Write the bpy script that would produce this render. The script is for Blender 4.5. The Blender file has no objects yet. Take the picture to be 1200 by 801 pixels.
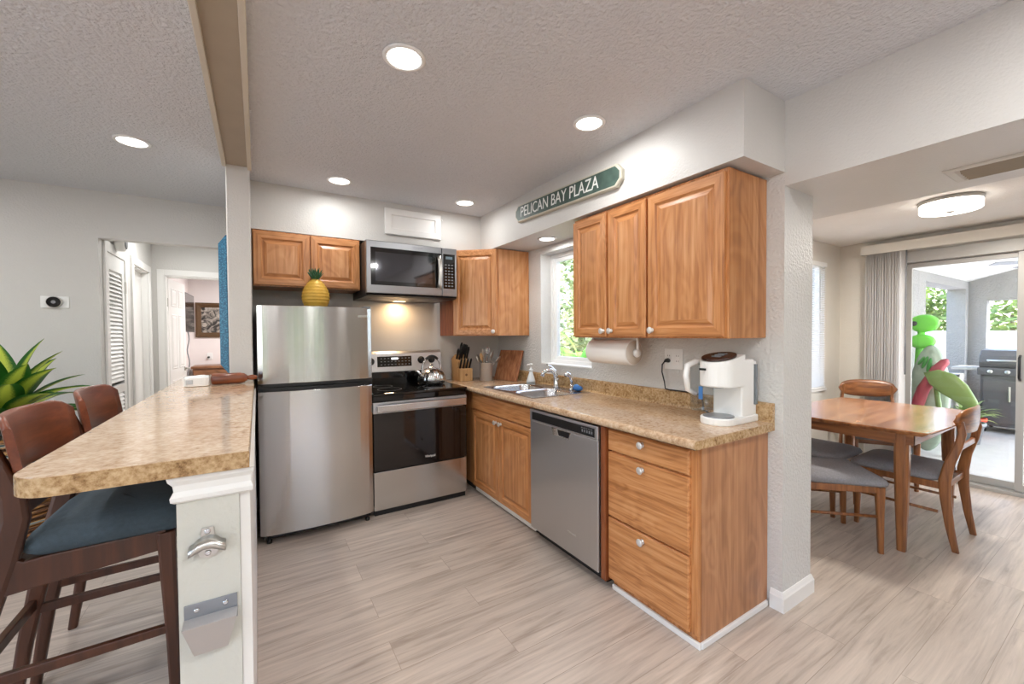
import bpy, bmesh, math, random
from mathutils import Vector, Matrix

# ------------------------------------------------------------------ camera, sky, sun, exposure
S = bpy.context.scene
COL = S.collection
R = math.radians


def set_camera():
    yaw, pitch, roll = R(31.818), R(1.16), R(-0.398)
    f = Vector((math.sin(yaw) * math.cos(pitch), math.cos(yaw) * math.cos(pitch), -math.sin(pitch)))
    r = Vector((math.cos(yaw), -math.sin(yaw), 0))
    u = r.cross(f)
    r2 = r * math.cos(roll) + u * math.sin(roll)
    u2 = -r * math.sin(roll) + u * math.cos(roll)
    cd = bpy.data.cameras.new('camera')
    cd.sensor_width = 36.0
    cd.lens = 480.85 / 1200 * 36.0
    cd.clip_start = 0.05
    cam = bpy.data.objects.new('camera', cd)
    m = Matrix((r2, u2, -f)).transposed().to_4x4()
    m.translation = Vector((-2.1455, -3.4314, 1.3591))
    cam.matrix_world = m
    COL.objects.link(cam)
    S.camera = cam


set_camera()
S.view_settings.view_transform = 'Standard'
S.view_settings.look = 'None'
S.view_settings.gamma = 1.0
S.view_settings.use_curve_mapping = False
S.view_settings.exposure = 0.36
S.cycles.max_bounces = 10
S.cycles.diffuse_bounces = 6
S.cycles.glossy_bounces = 5
S.cycles.transparent_max_bounces = 12
S.cycles.sample_clamp_indirect = 6.0
S.cycles.caustics_reflective = False
S.cycles.caustics_refractive = False

W = bpy.data.worlds.new('sky')
S.world = W
W.use_nodes = True
wn = W.node_tree.nodes
sky = wn.new('ShaderNodeTexSky')
sky.sky_type = 'NISHITA'
sky.sun_disc = False
sky.sun_elevation = R(50)
sky.sun_rotation = R(140)
sky.air_density = 1.0
sky.dust_density = 2.0
bg = wn['Background']
W.node_tree.links.new(sky.outputs[0], bg.inputs[0])
bg.inputs[1].default_value = 1.5

sd = bpy.data.lights.new('sun', 'SUN')
sd.energy = 13.0
sd.angle = R(0.6)
sd.color = (1.0, 0.95, 0.88)
so = bpy.data.objects.new('sun', sd)
so.location = (12, -12, 15)
so.rotation_euler = Vector((-0.62, 0.55, -0.80)).to_track_quat('-Z', 'Y').to_euler()
COL.objects.link(so)

LAMP_W = 5.5        # each recessed downlight
WARM = (0.985, 0.985, 0.975)

# ------------------------------------------------------------------ materials
MATS = {}


def newmat(name):
    m = bpy.data.materials.new(name)
    m.use_nodes = True
    nt = m.node_tree
    b = nt.nodes['Principled BSDF']
    MATS[name] = m
    return m, nt, b


def srgb(r, g, b):
    f = lambda c: (c / 255 / 12.92) if c / 255 <= 0.04045 else ((c / 255 + 0.055) / 1.055) ** 2.4
    return (f(r), f(g), f(b), 1)


def plain(name, col, rough=0.5, metal=0.0, bump=None, spec=0.5, **kw):
    m, nt, b = newmat(name)
    b.inputs['Base Color'].default_value = col
    b.inputs['Roughness'].default_value = rough
    b.inputs['Metallic'].default_value = metal
    b.inputs['Specular IOR Level'].default_value = spec
    tc = nt.nodes.new('ShaderNodeTexCoord')
    n = nt.nodes.new('ShaderNodeTexNoise')
    n.inputs['Scale'].default_value = kw.get('vscale', 9)
    n.inputs['Detail'].default_value = 4
    nt.links.new(tc.outputs['Object'], n.inputs['Vector'])
    # slight tonal unevenness of a real surface
    mix = nt.nodes.new('ShaderNodeMix')
    mix.data_type = 'RGBA'
    v = kw.get('vary', 0.06)
    mix.inputs[6].default_value = tuple(c * (1 - v) for c in col[:3]) + (1,)
    mix.inputs[7].default_value = tuple(min(1, c * (1 + v)) for c in col[:3]) + (1,)
    nt.links.new(n.outputs[0], mix.inputs[0])
    nt.links.new(mix.outputs[2], b.inputs['Base Color'])
    if bump:
        sc, st, dist = bump
        n2 = nt.nodes.new('ShaderNodeTexNoise')
        n2.inputs['Scale'].default_value = sc
        n2.inputs['Detail'].default_value = 3
        nt.links.new(tc.outputs['Object'], n2.inputs['Vector'])
        bp = nt.nodes.new('ShaderNodeBump')
        bp.inputs['Strength'].default_value = st
        bp.inputs['Distance'].default_value = dist
        nt.links.new(n2.outputs[0], bp.inputs['Height'])
        nt.links.new(bp.outputs[0], b.inputs['Normal'])
    if 'coat' in kw:
        b.inputs['Coat Weight'].default_value = kw['coat']
        b.inputs['Coat Roughness'].default_value = 0.08
    return m


def wood(name, c_dark, c_mid, c_light, axis='z', rough=0.38, fine=60, long=2.2, coat=0.15, rings=True):
    m, nt, b = newmat(name)
    N = nt.nodes
    L = nt.links
    tc = N.new('ShaderNodeTexCoord')
    oi = N.new('ShaderNodeObjectInfo')
    add = N.new('ShaderNodeVectorMath')
    add.operation = 'ADD'
    mul = N.new('ShaderNodeMath')
    mul.operation = 'MULTIPLY'
    mul.inputs[1].default_value = 13.0
    L.new(oi.outputs['Random'], mul.inputs[0])
    L.new(tc.outputs['Object'], add.inputs[0])
    L.new(mul.outputs[0], add.inputs[1])
    mp = N.new('ShaderNodeMapping')
    sc = {'x': (long, fine, fine), 'y': (fine, long, fine), 'z': (fine, fine, long)}[axis]
    mp.inputs['Scale'].default_value = sc
    L.new(add.outputs[0], mp.inputs['Vector'])
    n1 = N.new('ShaderNodeTexNoise')
    n1.inputs['Scale'].default_value = 1.0
    n1.inputs['Detail'].default_value = 5
    n1.inputs['Roughness'].default_value = 0.6
    n1.inputs['Distortion'].default_value = 0.4
    L.new(mp.outputs[0], n1.inputs['Vector'])
    mp2 = N.new('ShaderNodeMapping')
    mp2.inputs['Scale'].default_value = tuple(1.5 if s == long else s * 0.11 for s in sc)
    L.new(add.outputs[0], mp2.inputs['Vector'])
    w = N.new('ShaderNodeTexNoise')
    w.inputs['Scale'].default_value = 1.0
    w.inputs['Detail'].default_value = 2
    w.inputs['Distortion'].default_value = 1.2
    L.new(mp2.outputs[0], w.inputs['Vector'])
    # cathedral lines: sine of the slow noise
    sn = N.new('ShaderNodeMath')
    sn.operation = 'MULTIPLY'
    sn.inputs[1].default_value = 42.0
    L.new(w.outputs[0], sn.inputs[0])
    s2 = N.new('ShaderNodeMath')
    s2.operation = 'SINE'
    L.new(sn.outputs[0], s2.inputs[0])
    s3 = N.new('ShaderNodeMath')
    s3.operation = 'MULTIPLY_ADD'
    s3.inputs[1].default_value = 0.06 if rings else 0.02
    s3.inputs[2].default_value = 0.0
    L.new(s2.outputs[0], s3.inputs[0])
    sm = N.new('ShaderNodeMath')
    sm.operation = 'ADD'
    L.new(n1.outputs[0], sm.inputs[0])
    L.new(s3.outputs[0], sm.inputs[1])
    cr = N.new('ShaderNodeValToRGB')
    e = cr.color_ramp.elements
    e[0].position = 0.30
    e[0].color = c_dark
    e[1].position = 0.72
    e[1].color = c_light
    x = e.new(0.5)
    x.color = c_mid
    L.new(sm.outputs[0], cr.inputs[0])
    L.new(cr.outputs[0], b.inputs['Base Color'])
    b.inputs['Roughness'].default_value = rough
    b.inputs['Coat Weight'].default_value = coat
    b.inputs['Coat Roughness'].default_value = 0.2
    bp = N.new('ShaderNodeBump')
    bp.inputs['Strength'].default_value = 0.12
    bp.inputs['Distance'].default_value = 0.001
    L.new(n1.outputs[0], bp.inputs['Height'])
    L.new(bp.outputs[0], b.inputs['Normal'])
    return m


OAKC = (srgb(158, 100, 54), srgb(192, 130, 78), srgb(208, 152, 102))
OAK = {a: wood('oak_' + a, *OAKC, axis=a) for a in 'xyz'}
OAKP = wood('oak_panel_z', srgb(166, 108, 62), srgb(192, 132, 82), srgb(209, 155, 106), axis='z', fine=36, long=1.6)
OAKD = wood('oak_dark', srgb(96, 46, 22), srgb(128, 68, 34), srgb(150, 86, 46), axis='z')  # darker oak for the filler strip and the corner cabinet side
WALN = wood('stool_walnut', srgb(58, 29, 14), srgb(72, 37, 19), srgb(86, 46, 25), axis='z', rough=0.42, fine=30, coat=0.05, rings=False)
WALNY = wood('stool_walnut_y', srgb(92, 42, 20), srgb(112, 54, 27), srgb(130, 68, 38), axis='y', rough=0.36, fine=30, coat=0.12, rings=False)
CHRW = wood('chair_wood', srgb(98, 56, 26), srgb(136, 84, 44), srgb(164, 108, 62), axis='z', rough=0.35, fine=34, coat=0.25, rings=False)
CHRWX = wood('chair_wood_x', srgb(98, 54, 26), srgb(138, 84, 44), srgb(168, 110, 62), axis='x', rough=0.35, fine=34, coat=0.25)
CHRWY = wood('chair_wood_y', srgb(98, 54, 26), srgb(138, 84, 44), srgb(168, 110, 62), axis='y', rough=0.35, fine=34, coat=0.25, rings=False)
TABW = wood('table_wood', srgb(126, 74, 40), srgb(164, 106, 64), srgb(194, 138, 92), axis='x', rough=0.22, fine=16, long=1.0, coat=0.5)
BOARD = wood('board_wood', srgb(128, 78, 50), srgb(158, 104, 70), srgb(182, 128, 90), axis='z', rough=0.5, fine=40, coat=0.0)
BLOCKW = wood('block_wood', srgb(170, 126, 78), srgb(200, 158, 108), srgb(218, 180, 132), axis='z', rough=0.5, fine=50, coat=0.0, rings=False)
PINW = wood('rolling_wood', srgb(80, 36, 14), srgb(122, 60, 26), srgb(150, 82, 40), axis='x', rough=0.35, fine=30, coat=0.3)
DRESSW = wood('dresser_wood', srgb(90, 56, 34), srgb(126, 82, 52), srgb(150, 104, 70), axis='x', rough=0.4, fine=30)

WALLP = plain('wall_paint', srgb(209, 207, 203), 0.42, bump=(95, 0.35, 0.006), vary=0.02)
WALLT = plain('wall_paint_textured', srgb(212, 211, 208), 0.5, bump=(70, 0.75, 0.010), vary=0.03)
WALLD = plain('wall_paint_cream', srgb(219, 215, 206), 0.5, bump=(95, 0.3, 0.005), vary=0.02)
WALLB = plain('wall_paint_bedroom', srgb(232, 224, 222), 0.6, vary=0.02)
CEIL = plain('ceiling_stipple', srgb(214, 216, 220), 0.75, bump=(60, 0.9, 0.014), vary=0.06, vscale=40)
CEILD = plain('dining_ceiling', srgb(232, 230, 226), 0.7, bump=(80, 0.4, 0.008), vary=0.03)
WHITE = plain('white_paint', srgb(236, 235, 232), 0.35, vary=0.02)
WHITEP = plain('white_plastic', srgb(238, 238, 236), 0.28, vary=0.02)
BEAMW = plain('beam_paint', srgb(168, 155, 136), 0.5, vary=0.08)
BEAMT = plain('beam_trim_paint', srgb(205, 196, 180), 0.5, vary=0.04)
BLACK = plain('black_plastic', srgb(22, 22, 24), 0.35, vary=0.1)
GLOSSB = plain('black_glass', srgb(8, 8, 9), 0.04, vary=0.05, coat=0.5)
OVENG = plain('oven_glass', srgb(16, 9, 9), 0.05, vary=0.05, coat=0.4)
CHROME = plain('chrome', srgb(225, 226, 228), 0.1, 1.0, vary=0.02)
NICKEL = plain('nickel', srgb(205, 203, 198), 0.28, 1.0, vary=0.03)
DARKMET = plain('dark_metal', srgb(70, 70, 74), 0.4, 0.8, vary=0.1)
ALU = plain('aluminium_frame', srgb(178, 176, 172), 0.4, 0.3, vary=0.04)
SINKST = plain('sink_steel', srgb(196, 197, 200), 0.26, 1.0, vary=0.04)
GREY = plain('grey_plastic', srgb(130, 132, 135), 0.4, vary=0.05)
FABG = plain('grey_fabric', srgb(134, 132, 136), 0.9, bump=(500, 0.5, 0.002), vary=0.3, vscale=120)
FABB = plain('blue_grey_fabric', srgb(58, 70, 78), 0.85, bump=(420, 0.5, 0.002), vary=0.28, vscale=90)
PAPER = plain('paper', srgb(242, 240, 237), 0.85, bump=(150, 0.3, 0.002), vary=0.02)
CARD = plain('card_core', srgb(214, 204, 190), 0.85, vary=0.06)
BLUES = plain('blue_sponge', srgb(58, 112, 178), 0.8, bump=(200, 0.6, 0.003), vary=0.15)
TERRA = plain('terracotta', srgb(214, 84, 56), 0.6, vary=0.1)
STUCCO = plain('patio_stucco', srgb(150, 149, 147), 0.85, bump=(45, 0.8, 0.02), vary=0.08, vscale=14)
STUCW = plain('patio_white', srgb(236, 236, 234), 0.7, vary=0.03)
CONC = plain('patio_concrete', srgb(176, 174, 170), 0.8, bump=(30, 0.3, 0.01), vary=0.1)
GRASS = plain('grass', srgb(92, 118, 58), 0.9, vary=0.3, vscale=30)
GRILL = plain('hazed_grill_enamel', srgb(92, 92, 94), 0.38, 0.3, vary=0.15)  # enamel grey lightened to paint in the patio haze
FGREEN = plain('float_green', srgb(112, 205, 74), 0.3, vary=0.06)
FLEAF = plain('float_leaf_green', srgb(112, 134, 72), 0.35, vary=0.1)
FPRINT = plain('float_print', srgb(52, 130, 48), 0.35, vary=0.1)
FRED = plain('float_red', srgb(156, 60, 72), 0.35, vary=0.1)
FCLEAR = plain('float_clear', srgb(150, 164, 146), 0.25, vary=0.08)
SIGNG = plain('sign_green', srgb(66, 86, 78), 0.5, vary=0.5, vscale=22)
SIGNB = plain('sign_border', srgb(192, 188, 172), 0.5, vary=0.1)
LETTER = plain('sign_letter', srgb(232, 234, 230), 0.5, vary=0.04)
KNOBM = plain('knob_pewter', srgb(222, 219, 216), 0.3, 0.5, vary=0.12, vscale=60)
GOLD = plain('pineapple_gold', srgb(212, 168, 66), 0.48, 0.15, vary=0.2, vscale=30)
PLEAF = plain('pineapple_leaf', srgb(40, 86, 52), 0.5, vary=0.2)
STEM = plain('stem', srgb(120, 104, 70), 0.8, vary=0.2)
SCREEN = plain('tv_screen', srgb(40, 36, 38), 0.12, vary=0.3)
GILT = plain('gilt_frame', srgb(92, 66, 40), 0.45, 0.2, vary=0.3, vscale=60)
SPLASH = plain('splash_panel', srgb(214, 210, 204), 0.3, vary=0.02)
BROWND = plain('coffee_lid', srgb(54, 30, 24), 0.2, vary=0.2)
BLUELBL = plain('blue_label', srgb(70, 130, 200), 0.4, vary=0.1)


def mat_emit(name, col, strength):
    m, nt, b = newmat(name)
    b.inputs['Base Color'].default_value = (0.9, 0.9, 0.9, 1)
    b.inputs['Emission Color'].default_value = col
    b.inputs['Emission Strength'].default_value = strength
    return m


LENS = mat_emit('lamp_lens', (1, 0.97, 0.93, 1), 4.0)
DRUM = mat_emit('drum_lens', (1, 0.94, 0.85, 1), 3.2)
LED = mat_emit('display_led', (0.9, 0.95, 1, 1), 0.8)
WARMLED = mat_emit('hood_bulb', (1, 0.72, 0.4, 1), 3.0)


def mat_steel(name, col, rough, aniso=0.75, rot=0.25):
    m, nt, b = newmat(name)
    N, L = nt.nodes, nt.links
    b.inputs['Metallic'].default_value = 1.0
    b.inputs['Base Color'].default_value = col
    tc = N.new('ShaderNodeTexCoord')
    mp = N.new('ShaderNodeMapping')
    mp.inputs['Scale'].default_value = (3, 3, 700)
    L.new(tc.outputs['Object'], mp.inputs['Vector'])
    n = N.new('ShaderNodeTexNoise')
    n.inputs['Scale'].default_value = 1.0
    n.inputs['Detail'].default_value = 3
    L.new(mp.outputs[0], n.inputs['Vector'])
    mr = N.new('ShaderNodeMapRange')
    mr.inputs[3].default_value = rough - 0.05
    mr.inputs[4].default_value = rough + 0.06
    L.new(n.outputs[0], mr.inputs[0])
    L.new(mr.outputs[0], b.inputs['Roughness'])
    b.inputs['Anisotropic'].default_value = aniso
    b.inputs['Anisotropic Rotation'].default_value = rot
    t = N.new('ShaderNodeTangent')
    t.direction_type = 'RADIAL'
    t.axis = 'Z'
    L.new(t.outputs[0], b.inputs['Tangent'])
    return m


STEEL = mat_steel('brushed_steel', srgb(200, 198, 196), 0.15, 0.9)
STEELM = mat_steel('microwave_steel', srgb(160, 161, 164), 0.3, 0.6, 0.0)
STEELD = mat_steel('brushed_steel_dark', srgb(206, 207, 209), 0.34, 0.6, 0.0)


def mat_glass(name, tint=(0.97, 0.98, 0.98, 1), refl=0.08):
    m, nt, b = newmat(name)
    N, L = nt.nodes, nt.links
    out = N['Material Output']
    tr = N.new('ShaderNodeBsdfTransparent')
    tr.inputs[0].default_value = tint
    gl = N.new('ShaderNodeBsdfGlossy')
    gl.inputs['Roughness'].default_value = 0.02
    mx = N.new('ShaderNodeMixShader')
    lw = N.new('ShaderNodeLayerWeight')
    lw.inputs[0].default_value = 0.15
    mm = N.new('ShaderNodeMath')
    mm.operation = 'MULTIPLY_ADD'
    mm.inputs[1].default_value = 0.5
    mm.inputs[2].default_value = refl * 0.4
    L.new(lw.outputs['Fresnel'], mm.inputs[0])
    L.new(mm.outputs[0], mx.inputs[0])
    L.new(tr.outputs[0], mx.inputs[1])
    L.new(gl.outputs[0], mx.inputs[2])
    L.new(mx.outputs[0], out.inputs[0])
    return m


GLASS = mat_glass('window_glass')
CLEARP = mat_glass('clear_plastic', (0.86, 0.89, 0.9, 1), 0.2)


def mat_translucent(name, col, k=0.45):
    m, nt, b = newmat(name)
    N, L = nt.nodes, nt.links
    out = N['Material Output']
    t = N.new('ShaderNodeBsdfTranslucent')
    t.inputs[0].default_value = col
    mx = N.new('ShaderNodeMixShader')
    mx.inputs[0].default_value = k
    b.inputs['Base Color'].default_value = col
    b.inputs['Roughness'].default_value = 0.5
    L.new(b.outputs[0], mx.inputs[1])
    L.new(t.outputs[0], mx.inputs[2])
    L.new(mx.outputs[0], out.inputs[0])
    return m


BLIND = mat_translucent('blind_slat', srgb(242, 240, 238), 0.5)
MINIBLIND = mat_translucent('mini_blind', srgb(244, 244, 244), 0.5)


def mat_leaf(name, c1, c2, stripe=False, k=0.3):
    m, nt, b = newmat(name)
    N, L = nt.nodes, nt.links
    out = N['Material Output']
    if stripe:
        uv = N.new('ShaderNodeUVMap')
        uv.uv_map = 'leaf'
        sp = N.new('ShaderNodeSeparateXYZ')
        L.new(uv.outputs[0], sp.inputs[0])
        nz = N.new('ShaderNodeTexNoise')
        nz.inputs['Scale'].default_value = 18
        L.new(uv.outputs[0], nz.inputs['Vector'])
        ad = N.new('ShaderNodeMath')
        ad.operation = 'MULTIPLY_ADD'
        ad.inputs[1].default_value = 0.22
        L.new(nz.outputs[0], ad.inputs[0])
        L.new(sp.outputs[0], ad.inputs[2])
        cr = N.new('ShaderNodeValToRGB')
        e = cr.color_ramp.elements
        e[0].position = 0.22
        e[0].color = c1
        e[1].position = 0.85
        e[1].color = c1
        a = e.new(0.42)
        a.color = c2
        d = e.new(0.66)
        d.color = c2
        L.new(ad.outputs[0], cr.inputs[0])
    else:
        tc = N.new('ShaderNodeTexCoord')
        nz = N.new('ShaderNodeTexNoise')
        nz.inputs['Scale'].default_value = 6
        L.new(tc.outputs['Object'], nz.inputs['Vector'])
        cr = N.new('ShaderNodeValToRGB')
        cr.color_ramp.elements[0].color = c1
        cr.color_ramp.elements[1].color = c2
        cr.color_ramp.elements[0].position = 0.35
        cr.color_ramp.elements[1].position = 0.65
        L.new(nz.outputs[0], cr.inputs[0])
    L.new(cr.outputs[0], b.inputs['Base Color'])
    b.inputs['Roughness'].default_value = 0.35
    t = N.new('ShaderNodeBsdfTranslucent')
    L.new(cr.outputs[0], t.inputs[0])
    mx = N.new('ShaderNodeMixShader')
    mx.inputs[0].default_value = k
    L.new(b.outputs[0], mx.inputs[1])
    L.new(t.outputs[0], mx.inputs[2])
    L.new(mx.outputs[0], out.inputs[0])
    return m


DRAC = mat_leaf('dracaena_leaf', srgb(38, 96, 34), srgb(190, 205, 78), stripe=True)
HEDGE = mat_leaf('hedge_leaf', srgb(86, 112, 56), srgb(160, 178, 104))
GLARELEAF = mat_leaf('overexposed_tree_leaf', srgb(150, 164, 116), srgb(196, 204, 164), k=0.4)  # leaf greens paled to paint in the overexposed daylight
BIGLEAF = mat_leaf('banana_leaf', srgb(96, 160, 60), srgb(150, 205, 96), k=0.5)


def mat_floor():
    m, nt, b = newmat('plank_floor')
    N, L = nt.nodes, nt.links
    tc = N.new('ShaderNodeTexCoord')
    br = N.new('ShaderNodeTexBrick')
    br.offset = 0.37
    br.inputs['Scale'].default_value = 1.0
    br.inputs['Brick Width'].default_value = 1.22
    br.inputs['Row Height'].default_value = 0.18
    br.inputs['Mortar Size'].default_value = 0.0012
    br.inputs['Mortar Smooth'].default_value = 0.3
    br.inputs['Color1'].default_value = (0, 0, 0, 1)
    br.inputs['Color2'].default_value = (1, 1, 1, 1)
    br.inputs['Mortar'].default_value = (0.5, 0.5, 0.5, 1)
    L.new(tc.outputs['Object'], br.inputs['Vector'])
    # per plank offset of the grain
    cm = N.new('ShaderNodeVectorMath')
    cm.operation = 'SCALE'
    cm.inputs['Scale'].default_value = 9.0
    L.new(br.outputs['Color'], cm.inputs[0])
    ad = N.new('ShaderNodeVectorMath')
    ad.operation = 'ADD'
    L.new(tc.outputs['Object'], ad.inputs[0])
    L.new(cm.outputs[0], ad.inputs[1])
    mp = N.new('ShaderNodeMapping')
    mp.inputs['Scale'].default_value = (1.1, 16, 1)
    L.new(ad.outputs[0], mp.inputs['Vector'])
    n1 = N.new('ShaderNodeTexNoise')
    n1.inputs['Scale'].default_value = 1.6
    n1.inputs['Detail'].default_value = 6
    n1.inputs['Roughness'].default_value = 0.62
    n1.inputs['Distortion'].default_value = 0.7
    L.new(mp.outputs[0], n1.inputs['Vector'])
    mp2 = N.new('ShaderNodeMapping')
    mp2.inputs['Scale'].default_value = (3.0, 90, 1)
    L.new(ad.outputs[0], mp2.inputs['Vector'])
    n2 = N.new('ShaderNodeTexNoise')
    n2.inputs['Scale'].default_value = 1.0
    n2.inputs['Detail'].default_value = 3
    L.new(mp2.outputs[0], n2.inputs['Vector'])
    a1 = N.new('ShaderNodeMath')
    a1.operation = 'MULTIPLY_ADD'
    a1.inputs[1].default_value = 0.25
    L.new(n2.outputs[0], a1.inputs[0])
    L.new(n1.outputs[0], a1.inputs[2])
    cr = N.new('ShaderNodeValToRGB')
    e = cr.color_ramp.elements
    e[0].position = 0.38
    e[0].color = srgb(150, 135, 123)
    e[1].position = 0.86
    e[1].color = srgb(206, 191, 178)
    x = e.new(0.60)
    x.color = srgb(184, 170, 158)
    L.new(a1.outputs[0], cr.inputs[0])
    # plank to plank tone
    mixc = N.new('ShaderNodeMix')
    mixc.data_type = 'RGBA'
    mixc.blend_type = 'MULTIPLY'
    mixc.inputs[0].default_value = 1.0
    tone = N.new('ShaderNodeMapRange')
    tone.inputs[3].default_value = 0.92
    tone.inputs[4].default_value = 1.06
    sepc = N.new('ShaderNodeSeparateColor')
    L.new(br.outputs['Color'], sepc.inputs[0])
    L.new(sepc.outputs[0], tone.inputs[0])
    L.new(cr.outputs[0], mixc.inputs[6])
    L.new(tone.outputs[0], mixc.inputs[7])
    seam = N.new('ShaderNodeMix')
    seam.data_type = 'RGBA'
    seam.inputs[7].default_value = srgb(128, 112, 98)
    fm = N.new('ShaderNodeMath')
    fm.operation = 'MULTIPLY'
    fm.inputs[1].default_value = 0.7
    L.new(br.outputs['Fac'], fm.inputs[0])
    L.new(fm.outputs[0], seam.inputs[0])
    L.new(mixc.outputs[2], seam.inputs[6])
    L.new(seam.outputs[2], b.inputs['Base Color'])
    b.inputs['Roughness'].default_value = 0.38
    bp = N.new('ShaderNodeBump')
    bp.inputs['Strength'].default_value = 0.12
    bp.inputs['Distance'].default_value = 0.002
    L.new(a1.outputs[0], bp.inputs['Height'])
    L.new(bp.outputs[0], b.inputs['Normal'])
    return m


FLOOR = mat_floor()


def mat_stone(name, cols, rough, scale=1.0):
    m, nt, b = newmat(name)
    N, L = nt.nodes, nt.links
    tc = N.new('ShaderNodeTexCoord')
    n1 = N.new('ShaderNodeTexNoise')
    n1.inputs['Scale'].default_value = 55 * scale
    n1.inputs['Detail'].default_value = 6
    n1.inputs['Roughness'].default_value = 0.7
    L.new(tc.outputs['Object'], n1.inputs['Vector'])
    n2 = N.new('ShaderNodeTexNoise')
    n2.inputs['Scale'].default_value = 9 * scale
    n2.inputs['Detail'].default_value = 3
    L.new(tc.outputs['Object'], n2.inputs['Vector'])
    a = N.new('ShaderNodeMath')
    a.operation = 'MULTIPLY_ADD'
    a.inputs[1].default_value = 0.35
    L.new(n2.outputs[0], a.inputs[0])
    L.new(n1.outputs[0], a.inputs[2])
    cr = N.new('ShaderNodeValToRGB')
    e = cr.color_ramp.elements
    e[0].position = 0.46
    e[0].color = cols[0]
    e[1].position = 0.9
    e[1].color = cols[3]
    p = e.new(0.60)
    p.color = cols[1]
    q = e.new(0.72)
    q.color = cols[2]
    L.new(a.outputs[0], cr.inputs[0])
    L.new(cr.outputs[0], b.inputs['Base Color'])
    b.inputs['Roughness'].default_value = rough
    return m


STONE = mat_stone('counter_laminate', (srgb(156, 122, 88), srgb(188, 156, 124), srgb(204, 176, 146), srgb(218, 196, 170)), 0.10)
STONEE = mat_stone('counter_edge', (srgb(112, 80, 48), srgb(162, 128, 86), srgb(188, 156, 114), srgb(210, 182, 144)), 0.25, 1.2)


def mat_mosaic():
    m, nt, b = newmat('blue_mosaic')
    N, L = nt.nodes, nt.links
    tc = N.new('ShaderNodeTexCoord')
    v = N.new('ShaderNodeTexVoronoi')
    v.inputs['Scale'].default_value = 120
    L.new(tc.outputs['Object'], v.inputs['Vector'])
    cr = N.new('ShaderNodeValToRGB')
    cr.color_ramp.elements[0].position = 0.1
    cr.color_ramp.elements[0].color = srgb(64, 140, 170)
    cr.color_ramp.elements[1].position = 0.6
    cr.color_ramp.elements[1].color = srgb(16, 84, 118)
    L.new(v.outputs['Distance'], cr.inputs[0])
    L.new(cr.outputs[0], b.inputs['Base Color'])
    b.inputs['Roughness'].default_value = 0.35
    return m


MOSAIC = mat_mosaic()


def mat_flower_print():
    m, nt, b = newmat('flower_picture')
    N, L = nt.nodes, nt.links
    tc = N.new('ShaderNodeTexCoord')
    n = N.new('ShaderNodeTexNoise')
    n.inputs['Scale'].default_value = 7
    n.inputs['Detail'].default_value = 3
    n.inputs['Distortion'].default_value = 2.0
    L.new(tc.outputs['Object'], n.inputs['Vector'])
    cr = N.new('ShaderNodeValToRGB')
    cr.color_ramp.elements[0].position = 0.42
    cr.color_ramp.elements[0].color = srgb(50, 46, 44)
    cr.color_ramp.elements[1].position = 0.58
    cr.color_ramp.elements[1].color = srgb(176, 166, 156)
    L.new(n.outputs[0], cr.inputs[0])
    L.new(cr.outputs[0], b.inputs['Base Color'])
    b.inputs['Roughness'].default_value = 0.4
    return m


FLOWER = mat_flower_print()


def mat_rattan():
    m, nt, b = newmat('rattan_rods')
    N, L = nt.nodes, nt.links
    tc = N.new('ShaderNodeTexCoord')
    mp = N.new('ShaderNodeMapping')
    mp.inputs['Scale'].default_value = (1.5, 1.5, 42)
    L.new(tc.outputs['Object'], mp.inputs['Vector'])
    n = N.new('ShaderNodeTexNoise')
    n.inputs['Scale'].default_value = 1
    n.inputs['Detail'].default_value = 1
    L.new(mp.outputs[0], n.inputs['Vector'])
    cr = N.new('ShaderNodeValToRGB')
    cr.color_ramp.interpolation = 'CONSTANT'
    e = cr.color_ramp.elements
    e[0].color = srgb(70, 44, 26)
    e[1].position = 0.62
    e[1].color = srgb(126, 140, 142)
    for p, c in ((0.40, srgb(150, 100, 52)), (0.48, srgb(96, 62, 38)), (0.54, srgb(178, 134, 80))):
        x = e.new(p)
        x.color = c
    L.new(n.outputs[0], cr.inputs[0])
    L.new(cr.outputs[0], b.inputs['Base Color'])
    b.inputs['Roughness'].default_value = 0.5
    return m


RATTAN = mat_rattan()

# ------------------------------------------------------------------ mesh helpers
ORG = {}


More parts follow.
